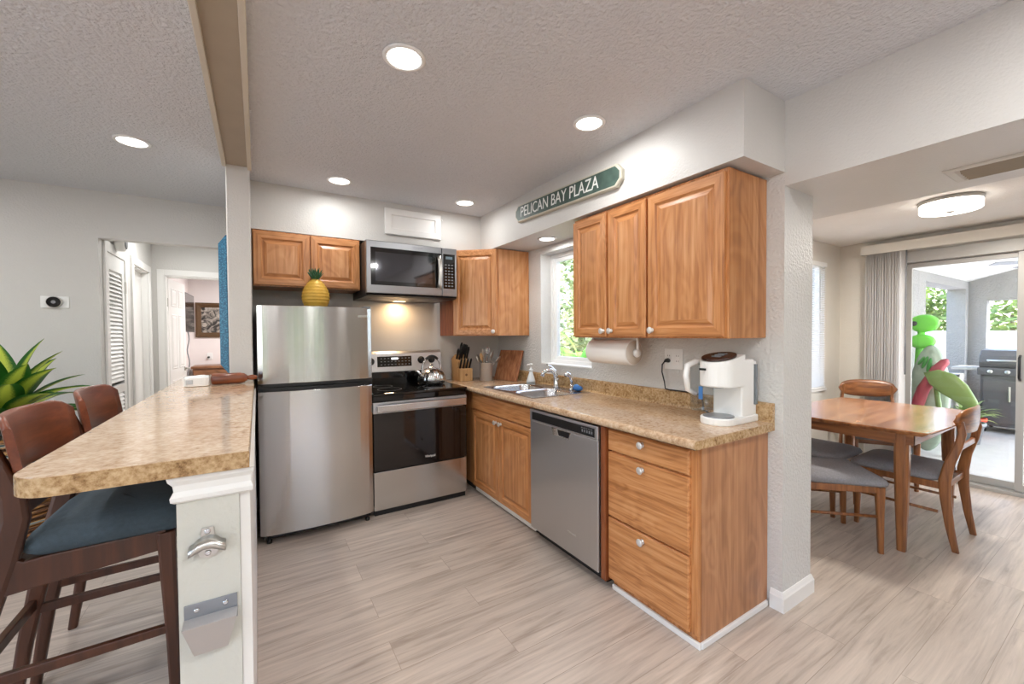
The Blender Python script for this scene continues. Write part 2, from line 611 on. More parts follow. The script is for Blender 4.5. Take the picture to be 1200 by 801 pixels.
class MB:
    def __init__(self):
        self.v, self.f, self.mi, self.sm, self.uv = [], [], [], [], {}

    def add(self, vs, fs, mi=0, smooth=False):
        o = len(self.v)
        self.v += [Vector(p) for p in vs]
        for f in fs:
            self.f.append([i + o for i in f])
            self.mi.append(mi)
            self.sm.append(smooth)
        return self

    def box(self, x0, x1, y0, y1, z0, z1, mi=0):
        x0, x1 = sorted((x0, x1))
        y0, y1 = sorted((y0, y1))
        z0, z1 = sorted((z0, z1))
        vs = [(x, y, z) for z in (z0, z1) for y in (y0, y1) for x in (x0, x1)]
        return self.add(vs, [(0, 2, 3, 1), (4, 5, 7, 6), (0, 1, 5, 4), (2, 6, 7, 3), (0, 4, 6, 2), (1, 3, 7, 5)], mi)

    def loft(self, loops, mi=0, smooth=False, cap=True, closed=True, mis=None):
        n = len(loops[0])
        vs = [p for l in loops for p in l]
        fs, ms = [], []
        for k in range(len(loops) - 1):
            for i in range(n if closed else n - 1):
                j = (i + 1) % n
                fs.append((k * n + i, k * n + j, (k + 1) * n + j, (k + 1) * n + i))
        self.add(vs, fs, mi, smooth)
        if cap:
            o = len(self.v) - len(vs)
            self.f.append([o + i for i in range(n)][::-1])
            self.mi.append(mi)
            self.sm.append(False)
            self.f.append([o + (len(loops) - 1) * n + i for i in range(n)])
            self.mi.append(mi)
            self.sm.append(False)
        return self

    def prism(self, poly, off, mi=0):
        off = Vector(off)
        a = [Vector(p) for p in poly]
        return self.loft([a, [p + off for p in a]], mi)

    def tube(self, pts, r, n=10, mi=0, smooth=True, cap=True, flat=1.0):
        pts = [Vector(p) for p in pts]
        rs = r if isinstance(r, (list, tuple)) else [r] * len(pts)
        loops = []
        t0 = (pts[1] - pts[0]).normalized()
        nrm = t0.orthogonal().normalized()
        if abs(t0.z) < 0.9:
            nrm = (Vector((0, 0, 1)) - t0 * t0.z).normalized()
        for i, p in enumerate(pts):
            if i == 0:
                t = pts[1] - pts[0]
            elif i == len(pts) - 1:
                t = pts[-1] - pts[-2]
            else:
                t = (pts[i + 1] - p).normalized() + (p - pts[i - 1]).normalized()
            t = t.normalized()
            nrm = (nrm - t * nrm.dot(t)).normalized()
            b = t.cross(nrm)
            loops.append([p + nrm * (rs[i] * math.cos(a)) + b * (rs[i] * flat * math.sin(a)) for a in [2 * math.pi * k / n for k in range(n)]])
        return self.loft(loops, mi, smooth, cap)

    def cyl(self, p0, p1, r0, r1=None, n=24, mi=0, smooth=True):
        return self.tube([p0, p1], [r0, r0 if r1 is None else r1], n, mi, smooth)

    def lathe(self, c, prof, n=32, mi=0, smooth=True, axis='z', cap=True, sx=1.0, sy=1.0):
        c = Vector(c)
        loops = []
        for r, h in prof:
            lp = []
            for k in range(n):
                a = 2 * math.pi * k / n
                p = Vector((r * math.cos(a) * sx, r * math.sin(a) * sy, h))
                if axis == 'x':
                    p = Vector((p.z, p.x, p.y))
                elif axis == 'y':
                    p = Vector((p.y, p.z, p.x))
                lp.append(c + p)
            loops.append(lp)
        return self.loft(loops, mi, smooth, cap)

    def ball(self, c, rx, ry=None, rz=None, n=20, m=12, mi=0):
        ry = rx if ry is None else ry
        rz = rx if rz is None else rz
        c = Vector(c)
        loops = []
        for j in range(m + 1):
            t = -math.pi / 2 + math.pi * j / m
            q = max(math.cos(t), 0.001)
            loops.append([c + Vector((rx * q * math.cos(2 * math.pi * k / n), ry * q * math.sin(2 * math.pi * k / n), rz * math.sin(t))) for k in range(n)])
        return self.loft(loops, mi, True)

    def xf(self, M, start=0):
        for i in range(start, len(self.v)):
            self.v[i] = M @ self.v[i]
        return self

    def build(self, name, mat, parent=None, bevel=0.0, seg=2, local=False, base=None, subsurf=0, smooth=None, kind=None):
        me = bpy.data.meshes.new(name)
        if parent is not None:
            org = ORG[parent.name] if not local else Vector((0, 0, 0))
            loc = Vector((0, 0, 0))
        else:
            if base is None:
                xs = [p.x for p in self.v]
                ys = [p.y for p in self.v]
                base = ((min(xs) + max(xs)) / 2, (min(ys) + max(ys)) / 2, min(p.z for p in self.v))
            org = Vector(base)
            loc = org.copy()
        me.from_pydata([tuple(p - org) for p in self.v], [], self.f)
        for m in (mat if isinstance(mat, (list, tuple)) else [mat]):
            me.materials.append(m)
        me.polygons.foreach_set('material_index', self.mi)
        me.polygons.foreach_set('use_smooth', [bool(s) if smooth is None else smooth for s in self.sm])
        if self.uv:
            l = me.uv_layers.new(name='leaf')
            for p in me.polygons:
                for li, vi in zip(p.loop_indices, p.vertices):
                    l.data[li].uv = self.uv.get(vi, (0, 0))
        bm = bmesh.new()
        bm.from_mesh(me)
        bmesh.ops.recalc_face_normals(bm, faces=bm.faces)
        bm.to_mesh(me)
        bm.free()
        me.update()
        o = bpy.data.objects.new(name, me)
        o.location = loc
        COL.objects.link(o)
        if parent is not None:
            o.parent = parent
            ORG[o.name] = Vector((0, 0, 0)) if local else ORG[parent.name]
        else:
            ORG[o.name] = org
        if bevel:
            b = o.modifiers.new('bevel', 'BEVEL')
            b.width = bevel
            b.segments = seg
            b.limit_method = 'ANGLE'
            b.angle_limit = R(40)
        if subsurf:
            s = o.modifiers.new('smooth', 'SUBSURF')
            s.levels = s.render_levels = subsurf
        if kind:
            o['kind'] = kind
        return o


def thing(name, label, cat, loc=(0, 0, 0), rz=0.0, group=None):
    o = bpy.data.objects.new(name, None)
    o.empty_display_size = 0.1
    o.location = loc
    o.rotation_euler = (0, 0, rz)
    COL.objects.link(o)
    ORG[o.name] = Vector(loc)
    return tag(o, label, cat, group)


def tag(o, label, cat, group=None):
    o['label'] = label
    o['category'] = cat
    if group:
        o['group'] = group
    return o


def dup(root, loc, rz, label=None, group=None):
    def cp(o, parent):
        c = o.copy()
        COL.objects.link(c)
        c.parent = parent
        for ch in o.children:
            cp(ch, c)
        return c
    r = cp(root, None)
    r.location = loc
    r.rotation_euler = (0, 0, rz)
    if label:
        r['label'] = label
    if group:
        r['group'] = group
    return r


def struct(name, mb, mat, **kw):
    return mb.build(name, mat, kind='structure', **kw)


def B(*a):
    return MB().box(*a)


def text_mesh(body, size, depth=0.0008):
    cu = bpy.data.curves.new('txt', 'FONT')
    cu.body = body
    cu.size = size
    cu.extrude = depth
    cu.align_x = 'CENTER'
    cu.align_y = 'CENTER'
    o = bpy.data.objects.new('txt', cu)
    COL.objects.link(o)
    dg = bpy.context.evaluated_depsgraph_get()
    dg.update()
    me = bpy.data.meshes.new_from_object(o.evaluated_get(dg))
    vs = [v.co.copy() for v in me.vertices]
    fs = [list(p.vertices) for p in me.polygons]
    bpy.data.objects.remove(o)
    bpy.data.curves.remove(cu)
    bpy.data.meshes.remove(me)
    return vs, fs


def text(name, body, size, mat, parent, center, xdir, ydir, stretch=1.0, width=None, depth=0.0008):
    vs, fs = text_mesh(body, size, depth)
    x = Vector(xdir).normalized()
    y = Vector(ydir).normalized()
    z = x.cross(y)
    w = max(v.x for v in vs) - min(v.x for v in vs)
    kx = stretch if width is None else width / w
    m = MB()
    c = Vector(center)
    m.add([c + x * (v.x * kx) + y * v.y + z * v.z for v in vs], fs)
    return m.build(name, mat, parent)


def frame_rings(mb, o, ux, uy, n, w, h, rings, mi_v=0, mi_h=0, mi_c=0):
    """A panelled slab: rings are (inset, height) pairs from the back outline to the centre field."""
    o, ux, uy, n = Vector(o), Vector(ux).normalized(), Vector(uy).normalized(), Vector(n).normalized()
    loops = []
    for ins, ht in rings:
        loops.append([o + ux * a + uy * b + n * ht for a, b in ((ins, ins), (w - ins, ins), (w - ins, h - ins), (ins, h - ins))])
    st = len(mb.v)
    mb.v += [p for l in loops for p in l]
    for k in range(len(loops) - 1):
        for i in range(4):
            j = (i + 1) % 4
            mb.f.append([st + k * 4 + i, st + k * 4 + j, st + (k + 1) * 4 + j, st + (k + 1) * 4 + i])
            mb.mi.append(mi_h if i in (0, 2) else mi_v)
            mb.sm.append(False)
    mb.f.append([st + i for i in (3, 2, 1, 0)])
    mb.mi.append(mi_v)
    mb.sm.append(False)
    mb.f.append([st + (len(loops) - 1) * 4 + i for i in range(4)])
    mb.mi.append(mi_c)
    mb.sm.append(False)
    return mb


RAISED = [(0, 0), (0, 0.015), (0.004, 0.019), (0.046, 0.019), (0.052, 0.012), (0.057, 0.009), (0.062, 0.009), (0.082, 0.0165), (0.086, 0.017)]


def oak_door(name, parent, o, ux, n, w, h, haxis='y', label=None):
    mb = frame_rings(MB(), o, ux, (0, 0, 1), n, w, h, RAISED, 0, 1, 2)
    return mb.build(name, [OAK['z'], OAK[haxis], OAKP], parent)


def knob(parent, c, n):
    c, n = Vector(c), Vector(n).normalized()
    m = MB()
    m.tube([c, c + n * 0.004, c + n * 0.006, c + n * 0.014, c + n * 0.017, c + n * 0.023, c + n * 0.026, c + n * 0.028],
           [0.012, 0.012, 0.007, 0.007, 0.016, 0.0185, 0.015, 0.005], 18)
    return m.build('knob', KNOBM, parent)

# ------------------------------------------------------------------ the setting
CZ = 2.45
YB = 0.31            # true back wall, hidden mostly by cabinets; soffit face at y = 0
struct('floor', B(-6.2, 3.2, -7, 6.5, -0.06, 0), FLOOR, base=(0, 0, 0))
m = B(-6.3, 0.29, -7.1, YB + 0.1, CZ, CZ + 0.08)
m.box(-6.3, -0.2, YB + 0.1, 6.6, CZ, CZ + 0.08)
struct('ceiling', m, CEIL)
struct('ceiling_dining', B(0.80, 3.2, -7.1, -1.45, 2.255, 2.335), CEILD)
struct('wall_back', B(-2.171, 0.0, YB, YB + 0.1, 0, CZ), WALLP)
struct('wall_partition', B(-2.297, -2.171, -0.338, 2.67, 0, CZ), WALLP, bevel=0.006)
struct('wall_soffit_back', B(-2.171, -0.3525, 0, YB, 2.113, CZ), WALLP)
struct('wall_soffit_right', B(-0.3525, 0, -2.446, YB, 2.117, CZ), WALLP)
m = B(-2.292, -2.176, -7, -0.338, 2.418, CZ)
struct('trim_1', m, BEAMW)
m = B(-2.314, -2.292, -7, -0.338, 2.40, CZ)
m.box(-2.182, -2.160, -7, -0.338, 2.40, CZ)
struct('trim_2', m, BEAMT, bevel=0.003)
# sink wall with its window hole, and the header that carries on over the dining opening
WY0, WY1, WZ0, WZ1 = -1.115, -0.465, 1.092, 2.058
m = MB()
m.box(0, 0.19, WY1, YB + 0.1, 0, CZ)
m.box(0, 0.19, -1.60, WY0, 0, CZ)
m.box(0, 0.29, -2.447, -1.60, 0, CZ)
m.box(0, 0.19, WY0, WY1, 0, WZ0)
m.box(0, 0.19, WY0, WY1, WZ1, CZ)
struct('wall_right', m, WALLT)
struct('wall_header_right', B(0, 0.80, -7, -2.447, 2.053, CZ), WALLP)
struct('wall_soffit_dining', B(0.29, 0.80, -2.447, -1.45, 2.053, CZ), WALLP)
# dining far wall with a narrow window
DX0, DX1, DZ0, DZ1 = 2.05, 2.765, 0.785, 2.05
m = MB()
m.box(0.18, DX0, -1.555, -1.43, 0, 2.6)
m.box(DX1, 3.25, -1.555, -1.43, 0, 2.6)
m.box(DX0, DX1, -1.555, -1.43, 0, DZ0)
m.box(DX0, DX1, -1.555, -1.43, DZ1, 2.6)
struct('wall_dining_far', m, WALLD)
# slider wall
SY0, SY1, SZ = -3.56, -2.03, 2.11
m = MB()
m.box(3.13, 3.25, SY1, -1.43, 0, 3.0)
m.box(3.13, 3.25, -7, SY0, 0, 3.0)
m.box(3.13, 3.25, SY0, SY1, SZ, 3.0)
struct('wall_slider', m, WALLD)
# left room far wall with the hall opening
HX = -3.149
m = B(-6.2, HX, 0.83, 0.93, 0, CZ)
m.box(HX, -2.297, 0.83, 0.93, 2.10, CZ)
struct('wall_left_far', m, WALLP)
m = B(HX - 0.1, HX, 0.93, 0.95, 0, CZ)
m.box(HX - 0.1, HX, 1.53, 1.80, 0, CZ)
m.box(HX - 0.1, HX, 2.46, 2.77, 0, CZ)
m.box(HX - 0.1, HX, 0.95, 1.53, 2.03, CZ)
m.box(HX - 0.1, HX, 1.80, 2.46, 2.05, CZ)
struct('wall_hall', m, WALLP)
EY = 2.67
m = B(-3.95, -3.87, 0.93, 2.85, 0, CZ)
m.box(-3.87, HX - 0.1, 1.60, 1.68, 0, CZ)
m.box(-3.87, HX - 0.1, 2.77, 2.85, 0, CZ)
struct('wall_closet', m, WALLP)
m = B(-3.149, -3.04, EY, EY + 0.1, 0, CZ)
m.box(-2.36, -2.171, EY, EY + 0.1, 0, CZ)
m.box(-3.04, -2.36, EY, EY + 0.1, 2.05, CZ)
struct('wall_hall_end', m, WALLP)
# bedroom
m = B(-3.24, -3.14, EY + 0.1, 5.6, 0, CZ)
struct('wall_bedroom_left', m, WALLB)
struct('wall_bedroom_far', B(-3.24, -0.2, 5.5, 5.6, 0, CZ), WALLB)
m = B(-0.3, -0.2, YB + 0.1, 5.5, 0, CZ)
struct('wall_bedroom_right', m, WALLB)
# living room behind the camera: rear wall and left wall with big windows
m = MB()
for a, b_ in ((-6.3, -5.4), (-3.9, -2.9), (-0.6, 0.0)):
    m.box(a, b_, -7.1, -7.0, 0, CZ)
for a, b_ in ((-5.4, -3.9), (-2.9, -0.6)):
    m.box(a, b_, -7.1, -7.0, 0, 0.5)
    m.box(a, b_, -7.1, -7.0, 2.15, CZ)
struct('wall_rear', m, WALLP)
for n_, (a, b_) in enumerate(((-5.4, -3.9), (-2.9, -0.6))):
    m = MB()
    k = 4 if n_ == 0 else 6
    for i in range(k + 1):
        x = a + (b_ - a) * i / k
        m.box(max(a, x - 0.075), min(b_, x + 0.075), -7.07, -7.02, 0.5, 2.15)  # unseen mullions made wide to put bands in the refrigerator reflection
    m.box(a, b_, -7.07, -7.02, 0.5, 0.55)
    m.box(a, b_, -7.07, -7.02, 2.10, 2.15)
    struct('window_%d' % (n_ + 3), m, WHITEP)
m = MB()
m.box(-6.3, -6.2, -7.1, -4.6, 0, CZ)
m.box(-6.3, -6.2, -2.2, 0.93, 0, CZ)
m.box(-6.3, -6.2, -4.6, -2.2, 0, 0.6)
m.box(-6.3, -6.2, -4.6, -2.2, 2.15, CZ)
struct('wall_left', m, WALLP)
struct('wall_dining_near', B(0.0, 3.25, -7.1, -7.0, 0, CZ), WALLD)
# knee wall under the bar
m = B(-2.318, -2.192, -2.172, -0.338, 0, 1.022)
struct('wall_bar', m, plain('bar_wall_paint', srgb(206, 205, 196), 0.5, bump=(60, 0.35, 0.006), vary=0.015))
m = B(-2.192, -2.168, -2.165, -0.338, 0, 1.022)
struct('trim_3', m, WHITE, bevel=0.002)
# moulded white cap around the top of the knee wall
m = MB()
loops = []
for off, z in ((0.003, 0.956), (0.010, 0.962), (0.011, 0.972), (0.004, 0.984), (0.006, 1.000), (0.014, 1.012), (0.016, 1.022)):
    loops.append([Vector((-2.318 - off, -2.172 - off, z)), Vector((-2.168 + off * 0.6, -2.172 - off, z)), Vector((-2.168 + off * 0.6, -0.338, z)), Vector((-2.318 - off, -0.338, z))])
m.loft(loops)
struct('trim_4', m, WHITE)


def base_profile(mb, pts, h=0.094, t=0.014):
    for (x0, y0), (x1, y1), (nx, ny) in pts:
        p = [(0, 0), (t, 0), (t, h * 0.72), (t * 0.75, h * 0.8), (t * 0.5, h * 0.92), (t * 0.3, h), (0, h)]
        mb.loft([[Vector((x + nx * a, y + ny * a, z)) for a, z in p] for x, y in ((x0, y0), (x1, y1))])


bp_ = [(0, 0), (0.014, 0), (0.014, 0.068), (0.0105, 0.075), (0.007, 0.087), (0.004, 0.094), (0, 0.094)]
m = MB()
m.loft([[Vector((x + nx * a, y + ny * a, z)) for a, z in bp_] for x, y, nx, ny in ((0, -2.395, -1, 0), (0, -2.447, -1, -1), (0.29, -2.447, 1, -1), (0.29, -2.40, 1, 0))])
struct('baseboard_post', m, WHITE)
m = MB()
base_profile(m, [((-6.2, 0.83), (HX, 0.83), (0, -1))])
struct('baseboard_left', m, WHITE)
m = MB()
base_profile(m, [((0.29, -1.555), (3.13, -1.555), (0, -1)), ((3.13, -1.43), (3.13, SY1), (-1, 0))])
struct('baseboard_dining', m, WHITE)
# white toe trims of the sink run
m = MB()
m.box(-0.566, -0.5405, -1.172, -0.28, 0.018, 0.054)
m.box(-0.565, -0.551, -2.386, -1.875, 0, 0.028)
m.box(-0.551, -0.014, -2.390, -2.376, 0, 0.028)
struct('trim_5', m, WHITE, bevel=0.004)

# window over the sink: frame set in the reveal, glass, sill
m = MB()
t = 0.034
for x0, x1, i in ((0.110, 0.185, 0.0), (0.125, 0.165, t * 0.9)):
    y0, y1, z0, z1 = WY0 + i, WY1 - i, WZ0 + i, WZ1 - i
    m.box(x0, x1, y0, y0 + t, z0, z1)
    m.box(x0, x1, y1 - t, y1, z0, z1)
    m.box(x0, x1, y0 + t, y1 - t, z0, z0 + t)
    m.box(x0, x1, y0 + t, y1 - t, z1 - t, z1)
w1 = struct('window_1', m, WHITEP, bevel=0.002)
B(0.143, 0.147, WY0 + 0.04, WY1 - 0.04, WZ0 + 0.04, WZ1 - 0.04).build('pane', GLASS, w1)
B(-0.004, 0.111, WY0 + 0.001, WY1 - 0.001, WZ0 - 0.004, WZ0 + 0.006).build('sill', WHITE, w1)
# dining window
m = MB()
m.box(DX0, DX0 + 0.03, -1.52, -1.45, DZ0, DZ1)
m.box(DX1 - 0.03, DX1, -1.52, -1.45, DZ0, DZ1)
m.box(DX0, DX1, -1.52, -1.45, DZ0, DZ0 + 0.03)
m.box(DX0, DX1, -1.52, -1.45, DZ1 - 0.03, DZ1)
w2 = struct('window_2', m, WHITEP)
B(DX0 + 0.03, DX1 - 0.03, -1.482, -1.478, DZ0 + 0.03, DZ1 - 0.03).build('pane', GLASS, w2)
m = B(DX0 - 0.02, DX1 + 0.02, -1.575, -1.50, DZ0 - 0.02, DZ0)
m.build('sill', WHITE, w2)

# sliding glass door
d1 = thing('door_1', '', 'door', (3.19, (SY0 + SY1) / 2, 0))
del d1['label'], d1['category']
d1['kind'] = 'structure'
m = MB()
m.box(3.12, 3.24, SY1 - 0.03, SY1, 0, SZ)
m.box(3.12, 3.24, SY0, SY0 + 0.03, 0, SZ)
m.box(3.115, 3.24, SY0, SY1, SZ - 0.105, SZ)
m.box(3.10, 3.24, SY0, SY1, 0, 0.028)
m.build('frame', ALU, d1, bevel=0.002)


def slider_panel(y0, y1, x):
    m = MB()
    t = 0.045
    m.box(x, x + 0.03, y0, y0 + t, 0.03, SZ - 0.107)
    m.box(x, x + 0.03, y1 - t, y1, 0.03, SZ - 0.107)
    m.box(x, x + 0.03, y0 + t, y1 - t, 0.03, 0.03 + 0.06)
    m.box(x, x + 0.03, y0 + t, y1 - t, SZ - 0.150, SZ - 0.107)
    o = m.build('sash', ALU, d1, bevel=0.002)
    B(x + 0.013, x + 0.017, y0 + t, y1 - t, 0.09, SZ - 0.150).build('pane', GLASS, o)
    return o


slider_panel(-2.80, SY1 - 0.03, 3.19)
sp = slider_panel(SY0 + 0.03, -2.755, 3.145)
m = MB()
m.tube([(3.145, -2.775, 0.95), (3.115, -2.775, 0.97), (3.115, -2.775, 1.13), (3.145, -2.775, 1.15)], 0.009, 8)
m.build('handle', BLACK, sp)

# hall doors: louvred closet door, plain door, open panel door of the bedroom
d2 = thing('door_2', '', 'door', (HX, 1.24, 0))
del d2['label'], d2['category']
d2['kind'] = 'structure'
m = MB()
for y0, y1, z0, z1 in ((0.932, 0.985, 0, 2.11), (1.50, 1.56, 0, 2.11), (0.985, 1.50, 2.03, 2.11)):
    m.box(HX, HX + 0.016, y0, y1, z0, z1)
m.build('casing', WHITE, d2, bevel=0.003)
m = MB()
x0, x1 = HX - 0.022, HX + 0.006
m.box(x0, x1, 0.987, 1.055, 0.01, 2.028)
m.box(x0, x1, 1.43, 1.498, 0.01, 2.028)
for z0, z1 in ((0.01, 0.16), (0.88, 0.95), (1.90, 2.028)):
    m.box(x0, x1, 1.055, 1.43, z0, z1)
leaf = m.build('leaf', WHITE, d2, bevel=0.002)
m = MB()
z = 0.175
while z < 1.89:
    if not (0.865 < z < 0.96):
        m.prism([(x0 + 0.004, 1.05, z + 0.022), (x1 - 0.003, 1.05, z - 0.014), (x1 - 0.003, 1.05, z - 0.008), (x0 + 0.004, 1.05, z + 0.028)], (0, 0.385, 0))
    z += 0.034
m.build('louvres', WHITE, leaf)
m = B(HX + 0.006, HX + 0.018, 1.49, 1.515, 1.74, 1.84)
m.build('hinge', NICKEL, leaf)

d3 = thing('door_3', '', 'door', (HX, 2.13, 0))
del d3['label'], d3['category']
d3['kind'] = 'structure'
m = MB()
for y0, y1, z0, z1 in ((1.735, 1.80, 0, 2.12), (2.46, 2.525, 0, 2.12), (1.80, 2.46, 2.05, 2.12)):
    m.box(HX, HX + 0.018, y0, y1, z0, z1)
m.box(HX - 0.1, HX, 1.80, 1.815, 0, 2.05)
m.box(HX - 0.1, HX, 2.445, 2.46, 0, 2.05)
m.box(HX - 0.1, HX, 1.815, 2.445, 2.035, 2.05)
m.build('casing', WHITE, d3, bevel=0.003)
m = B(HX - 0.085, HX - 0.05, 1.817, 2.443, 0.01, 2.033)
lf = m.build('leaf', WHITE, d3, bevel=0.002)
B(HX - 0.01, HX + 0.003, 1.812, 1.82, 0.93, 1.02).build('strike_plate', NICKEL, d3)

d4 = thing('door_4', '', 'door', (-3.04, EY + 0.1, 0))
del d4['label'], d4['category']
d4['kind'] = 'structure'
m = MB()
for x0, x1, z0, z1 in ((-3.105, -3.04, 0, 2.12), (-2.36, -2.30, 0, 2.12), (-3.04, -2.36, 2.05, 2.12)):
    m.box(x0, x1, EY - 0.016, EY, z0, z1)
m.box(-3.04, -3.025, EY, EY + 0.1, 0, 2.05)
m.box(-2.375, -2.36, EY, EY + 0.1, 0, 2.05)
m.box(-3.025, -2.375, EY, EY + 0.1, 2.035, 2.05)
m.build('casing', WHITE, d4, bevel=0.003)
a = R(83)
ux = Vector((math.cos(a), math.sin(a), 0))
nn = Vector((math.sin(a), -math.cos(a), 0))
ho = Vector((-3.022, EY + 0.105, 0.01))
m = MB()
LW, LH = 0.64, 2.02
o = ho
frame_rings(m, ho, ux, (0, 0, 1), nn, LW, LH, [(0, -0.035), (0, 0)])
for px in (0.09, 0.355):
    for pz, ph in ((0.20, 0.62), (0.95, 0.66), (1.70, 0.22)):
        frame_rings(m, ho + ux * px + Vector((0, 0, pz)), ux, (0, 0, 1), nn, 0.195, ph, [(0, 0.0), (0.0, 0.001), (0.012, 0.006), (0.02, 0.0015), (0.045, 0.007)])
lf4 = m.build('leaf', WHITE, d4)
m = MB()
kc = ho + ux * 0.575 + Vector((0, 0, 0.93))
m.tube([kc, kc + nn * 0.008], 0.03, 16)
m.tube([kc, kc + nn * 0.05], 0.011, 12)
m.tube([kc + nn * 0.045, kc + nn * 0.045 - ux * 0.10], 0.009, 10)
m.build('handle', NICKEL, lf4)
B(-3.026, -3.018, EY + 0.05, EY + 0.105, 1.70, 1.80).build('hinge', NICKEL, d4)

# ------------------------------------------------------------------ downlights
DL = {}


def downlight(x, y, z, label, r=0.066, w=LAMP_W, group='recessed downlights'):
    t = thing('recessed_light', label, 'ceiling light', (x, y, z), 0, group)
    m = MB()
    m.lathe((x, y, z), [(r * 0.98, -0.001), (r * 1.24, -0.001), (r * 1.26, -0.005), (r * 1.12, -0.011), (r * 1.0, -0.009), (r * 0.98, -0.001)], 40, cap=False)
    m.build('trim_ring', WHITEP, t)
    m = MB()
    m.lathe((x, y, z), [(r, -0.001), (r, -0.0065), (r * 0.6, -0.008)], 40)
    m.build('lens', LENS, t)
    ld = bpy.data.lights.new('downlight_bulb', 'AREA')
    ld.shape = 'DISK'
    ld.size = r * 1.8
    ld.energy = w
    ld.color = WARM
    lo = bpy.data.objects.new('bulb', ld)
    lo.parent = t
    lo.location = (0, 0, -0.02)
    COL.objects.link(lo)
    return t


downlight(-1.636, -1.82, CZ, 'large round recessed downlight in the kitchen ceiling nearest the ceiling beam, in front')
downlight(-0.666, -1.82, CZ, 'round recessed kitchen downlight in front of the tall oak wall cabinets', w=3.6)
downlight(-1.636, -0.316, CZ, 'round recessed kitchen downlight above the refrigerator by the back soffit', w=3.0)
downlight(-0.664, -0.318, CZ, 'small round recessed downlight in the inner corner where the two soffits meet', w=2.2)
downlight(-0.170, -0.79, 2.117, 'round downlight set under the soffit above the sink window', r=0.06, w=LAMP_W * 0.5)
downlight(-2.722, -0.350, CZ, 'round recessed downlight on the left side of the ceiling beam, near the far wall')
downlight(-2.722, -1.72, CZ, 'round recessed downlight left of the ceiling beam, cut by the top picture edge')
for i, (x, y) in enumerate(((-1.6, -3.6), (-0.6, -3.6), (-4.3, -0.35), (-4.3, -2.0), (-2.9, -4.2), (-4.6, -4.2), (-1.6, -5.5), (-3.6, -5.8))):  # unseen fill lamps, added to brighten the rooms from behind the camera
    downlight(x, y, CZ, 'added fill downlight in the ceiling behind or left of the camera, outside the picture', w=9.5)
downlight(-1.8, 4.2, CZ, 'added fill downlight in the bedroom ceiling, out of sight behind the partition', w=55)  # invented lamp that brightens the bedroom beyond the hall
downlight(-2.72, 1.75, CZ, 'added fill downlight in the hall ceiling, hidden by the hall header', w=9)  # unseen lamp put in to lift the hall brightness
struct('roof_dining_sun_block', B(0.29, 3.6, -7.2, -1.05, 2.62, 2.80), STUCW)  # unseen roof slab added to stop sun entering the sink window

# ------------------------------------------------------------------ base cabinets along the sink wall
FX = -0.565          # face frame plane
m = MB()
m.box(FX, -0.004, -1.172, YB - 0.004, 0.056, 0.70)
m.box(FX, FX + 0.02, -1.172, YB - 0.004, 0.70, 0.874)
m.box(FX + 0.02, -0.004, -1.172, -1.15, 0.70, 0.874)
m.box(FX + 0.02, -0.004, 0.29, YB - 0.004, 0.70, 0.874)
t = thing('sink_cabinet', 'oak sink base cabinet with two panelled doors beside the range', 'cabinet', (-0.3, -0.43, 0))
m.build('body', OAK['z'], t, bevel=0.001)
B(-0.540, -0.01, -1.172, YB - 0.01, 0.0, 0.056).build('toe_kick', BLACK, t)
mm = frame_rings(MB(), (FX, -0.252, 0.722), (0, -1, 0), (0, 0, 1), (-1, 0, 0), 0.908, 0.128, [(0, 0), (0, 0.014), (0.005, 0.019)])
mm.build('false_drawer_front', OAK['y'], t)
dA = oak_door('door', t, (FX, -0.252, 0.062), (0, -1, 0), (-1, 0, 0), 0.452, 0.648)
knob(dA, (FX - 0.019, -0.672, 0.672), (-1, 0, 0))
dB = oak_door('door', t, (FX, -0.710, 0.062), (0, -1, 0), (-1, 0, 0), 0.450, 0.648)
knob(dB, (FX - 0.019, -0.745, 0.672), (-1, 0, 0))

t = thing('drawer_cabinet', 'oak base cabinet with three drawers and a plain side panel at the run end', 'cabinet', (-0.3, -2.12, 0))
m = MB()
m.prism([(FX, -2.375, 0.875), (-0.004, -2.375, 0.875), (-0.004, -2.375, 0.0), (-0.550, -2.375, 0.0), (-0.550, -2.375, 0.055), (FX, -2.375, 0.055)], (0, 0.50, 0))
m.build('body', OAK['z'], t, bevel=0.001)
m = MB()
m.prism([(FX + 0.02, -2.3795, 0.873), (-0.005, -2.3795, 0.873), (-0.005, -2.3795, 0.028), (-0.549, -2.3795, 0.028), (-0.549, -2.3795, 0.056), (FX + 0.02, -2.3795, 0.056)], (0, 0.004, 0))
m.build('side_panel', wood('end_panel_wood', srgb(154, 104, 68), srgb(178, 124, 84), srgb(196, 146, 104), axis='z', fine=30, long=1.2), t)
for z0, z1 in ((0.745, 0.852), (0.398, 0.735), (0.062, 0.388)):
    mm = frame_rings(MB(), (FX, -1.866, z0), (0, -1, 0), (0, 0, 1), (-1, 0, 0), 0.478, z1 - z0, [(0, 0), (0, 0.013), (0.006, 0.020)])
    d = mm.build('drawer', OAK['y'], t)
    kz = (z0 + z1) / 2 + 0.022 if z1 > 0.8 else z1 - 0.035
    knob(d, (FX - 0.020, -2.095, kz), (-1, 0, 0))

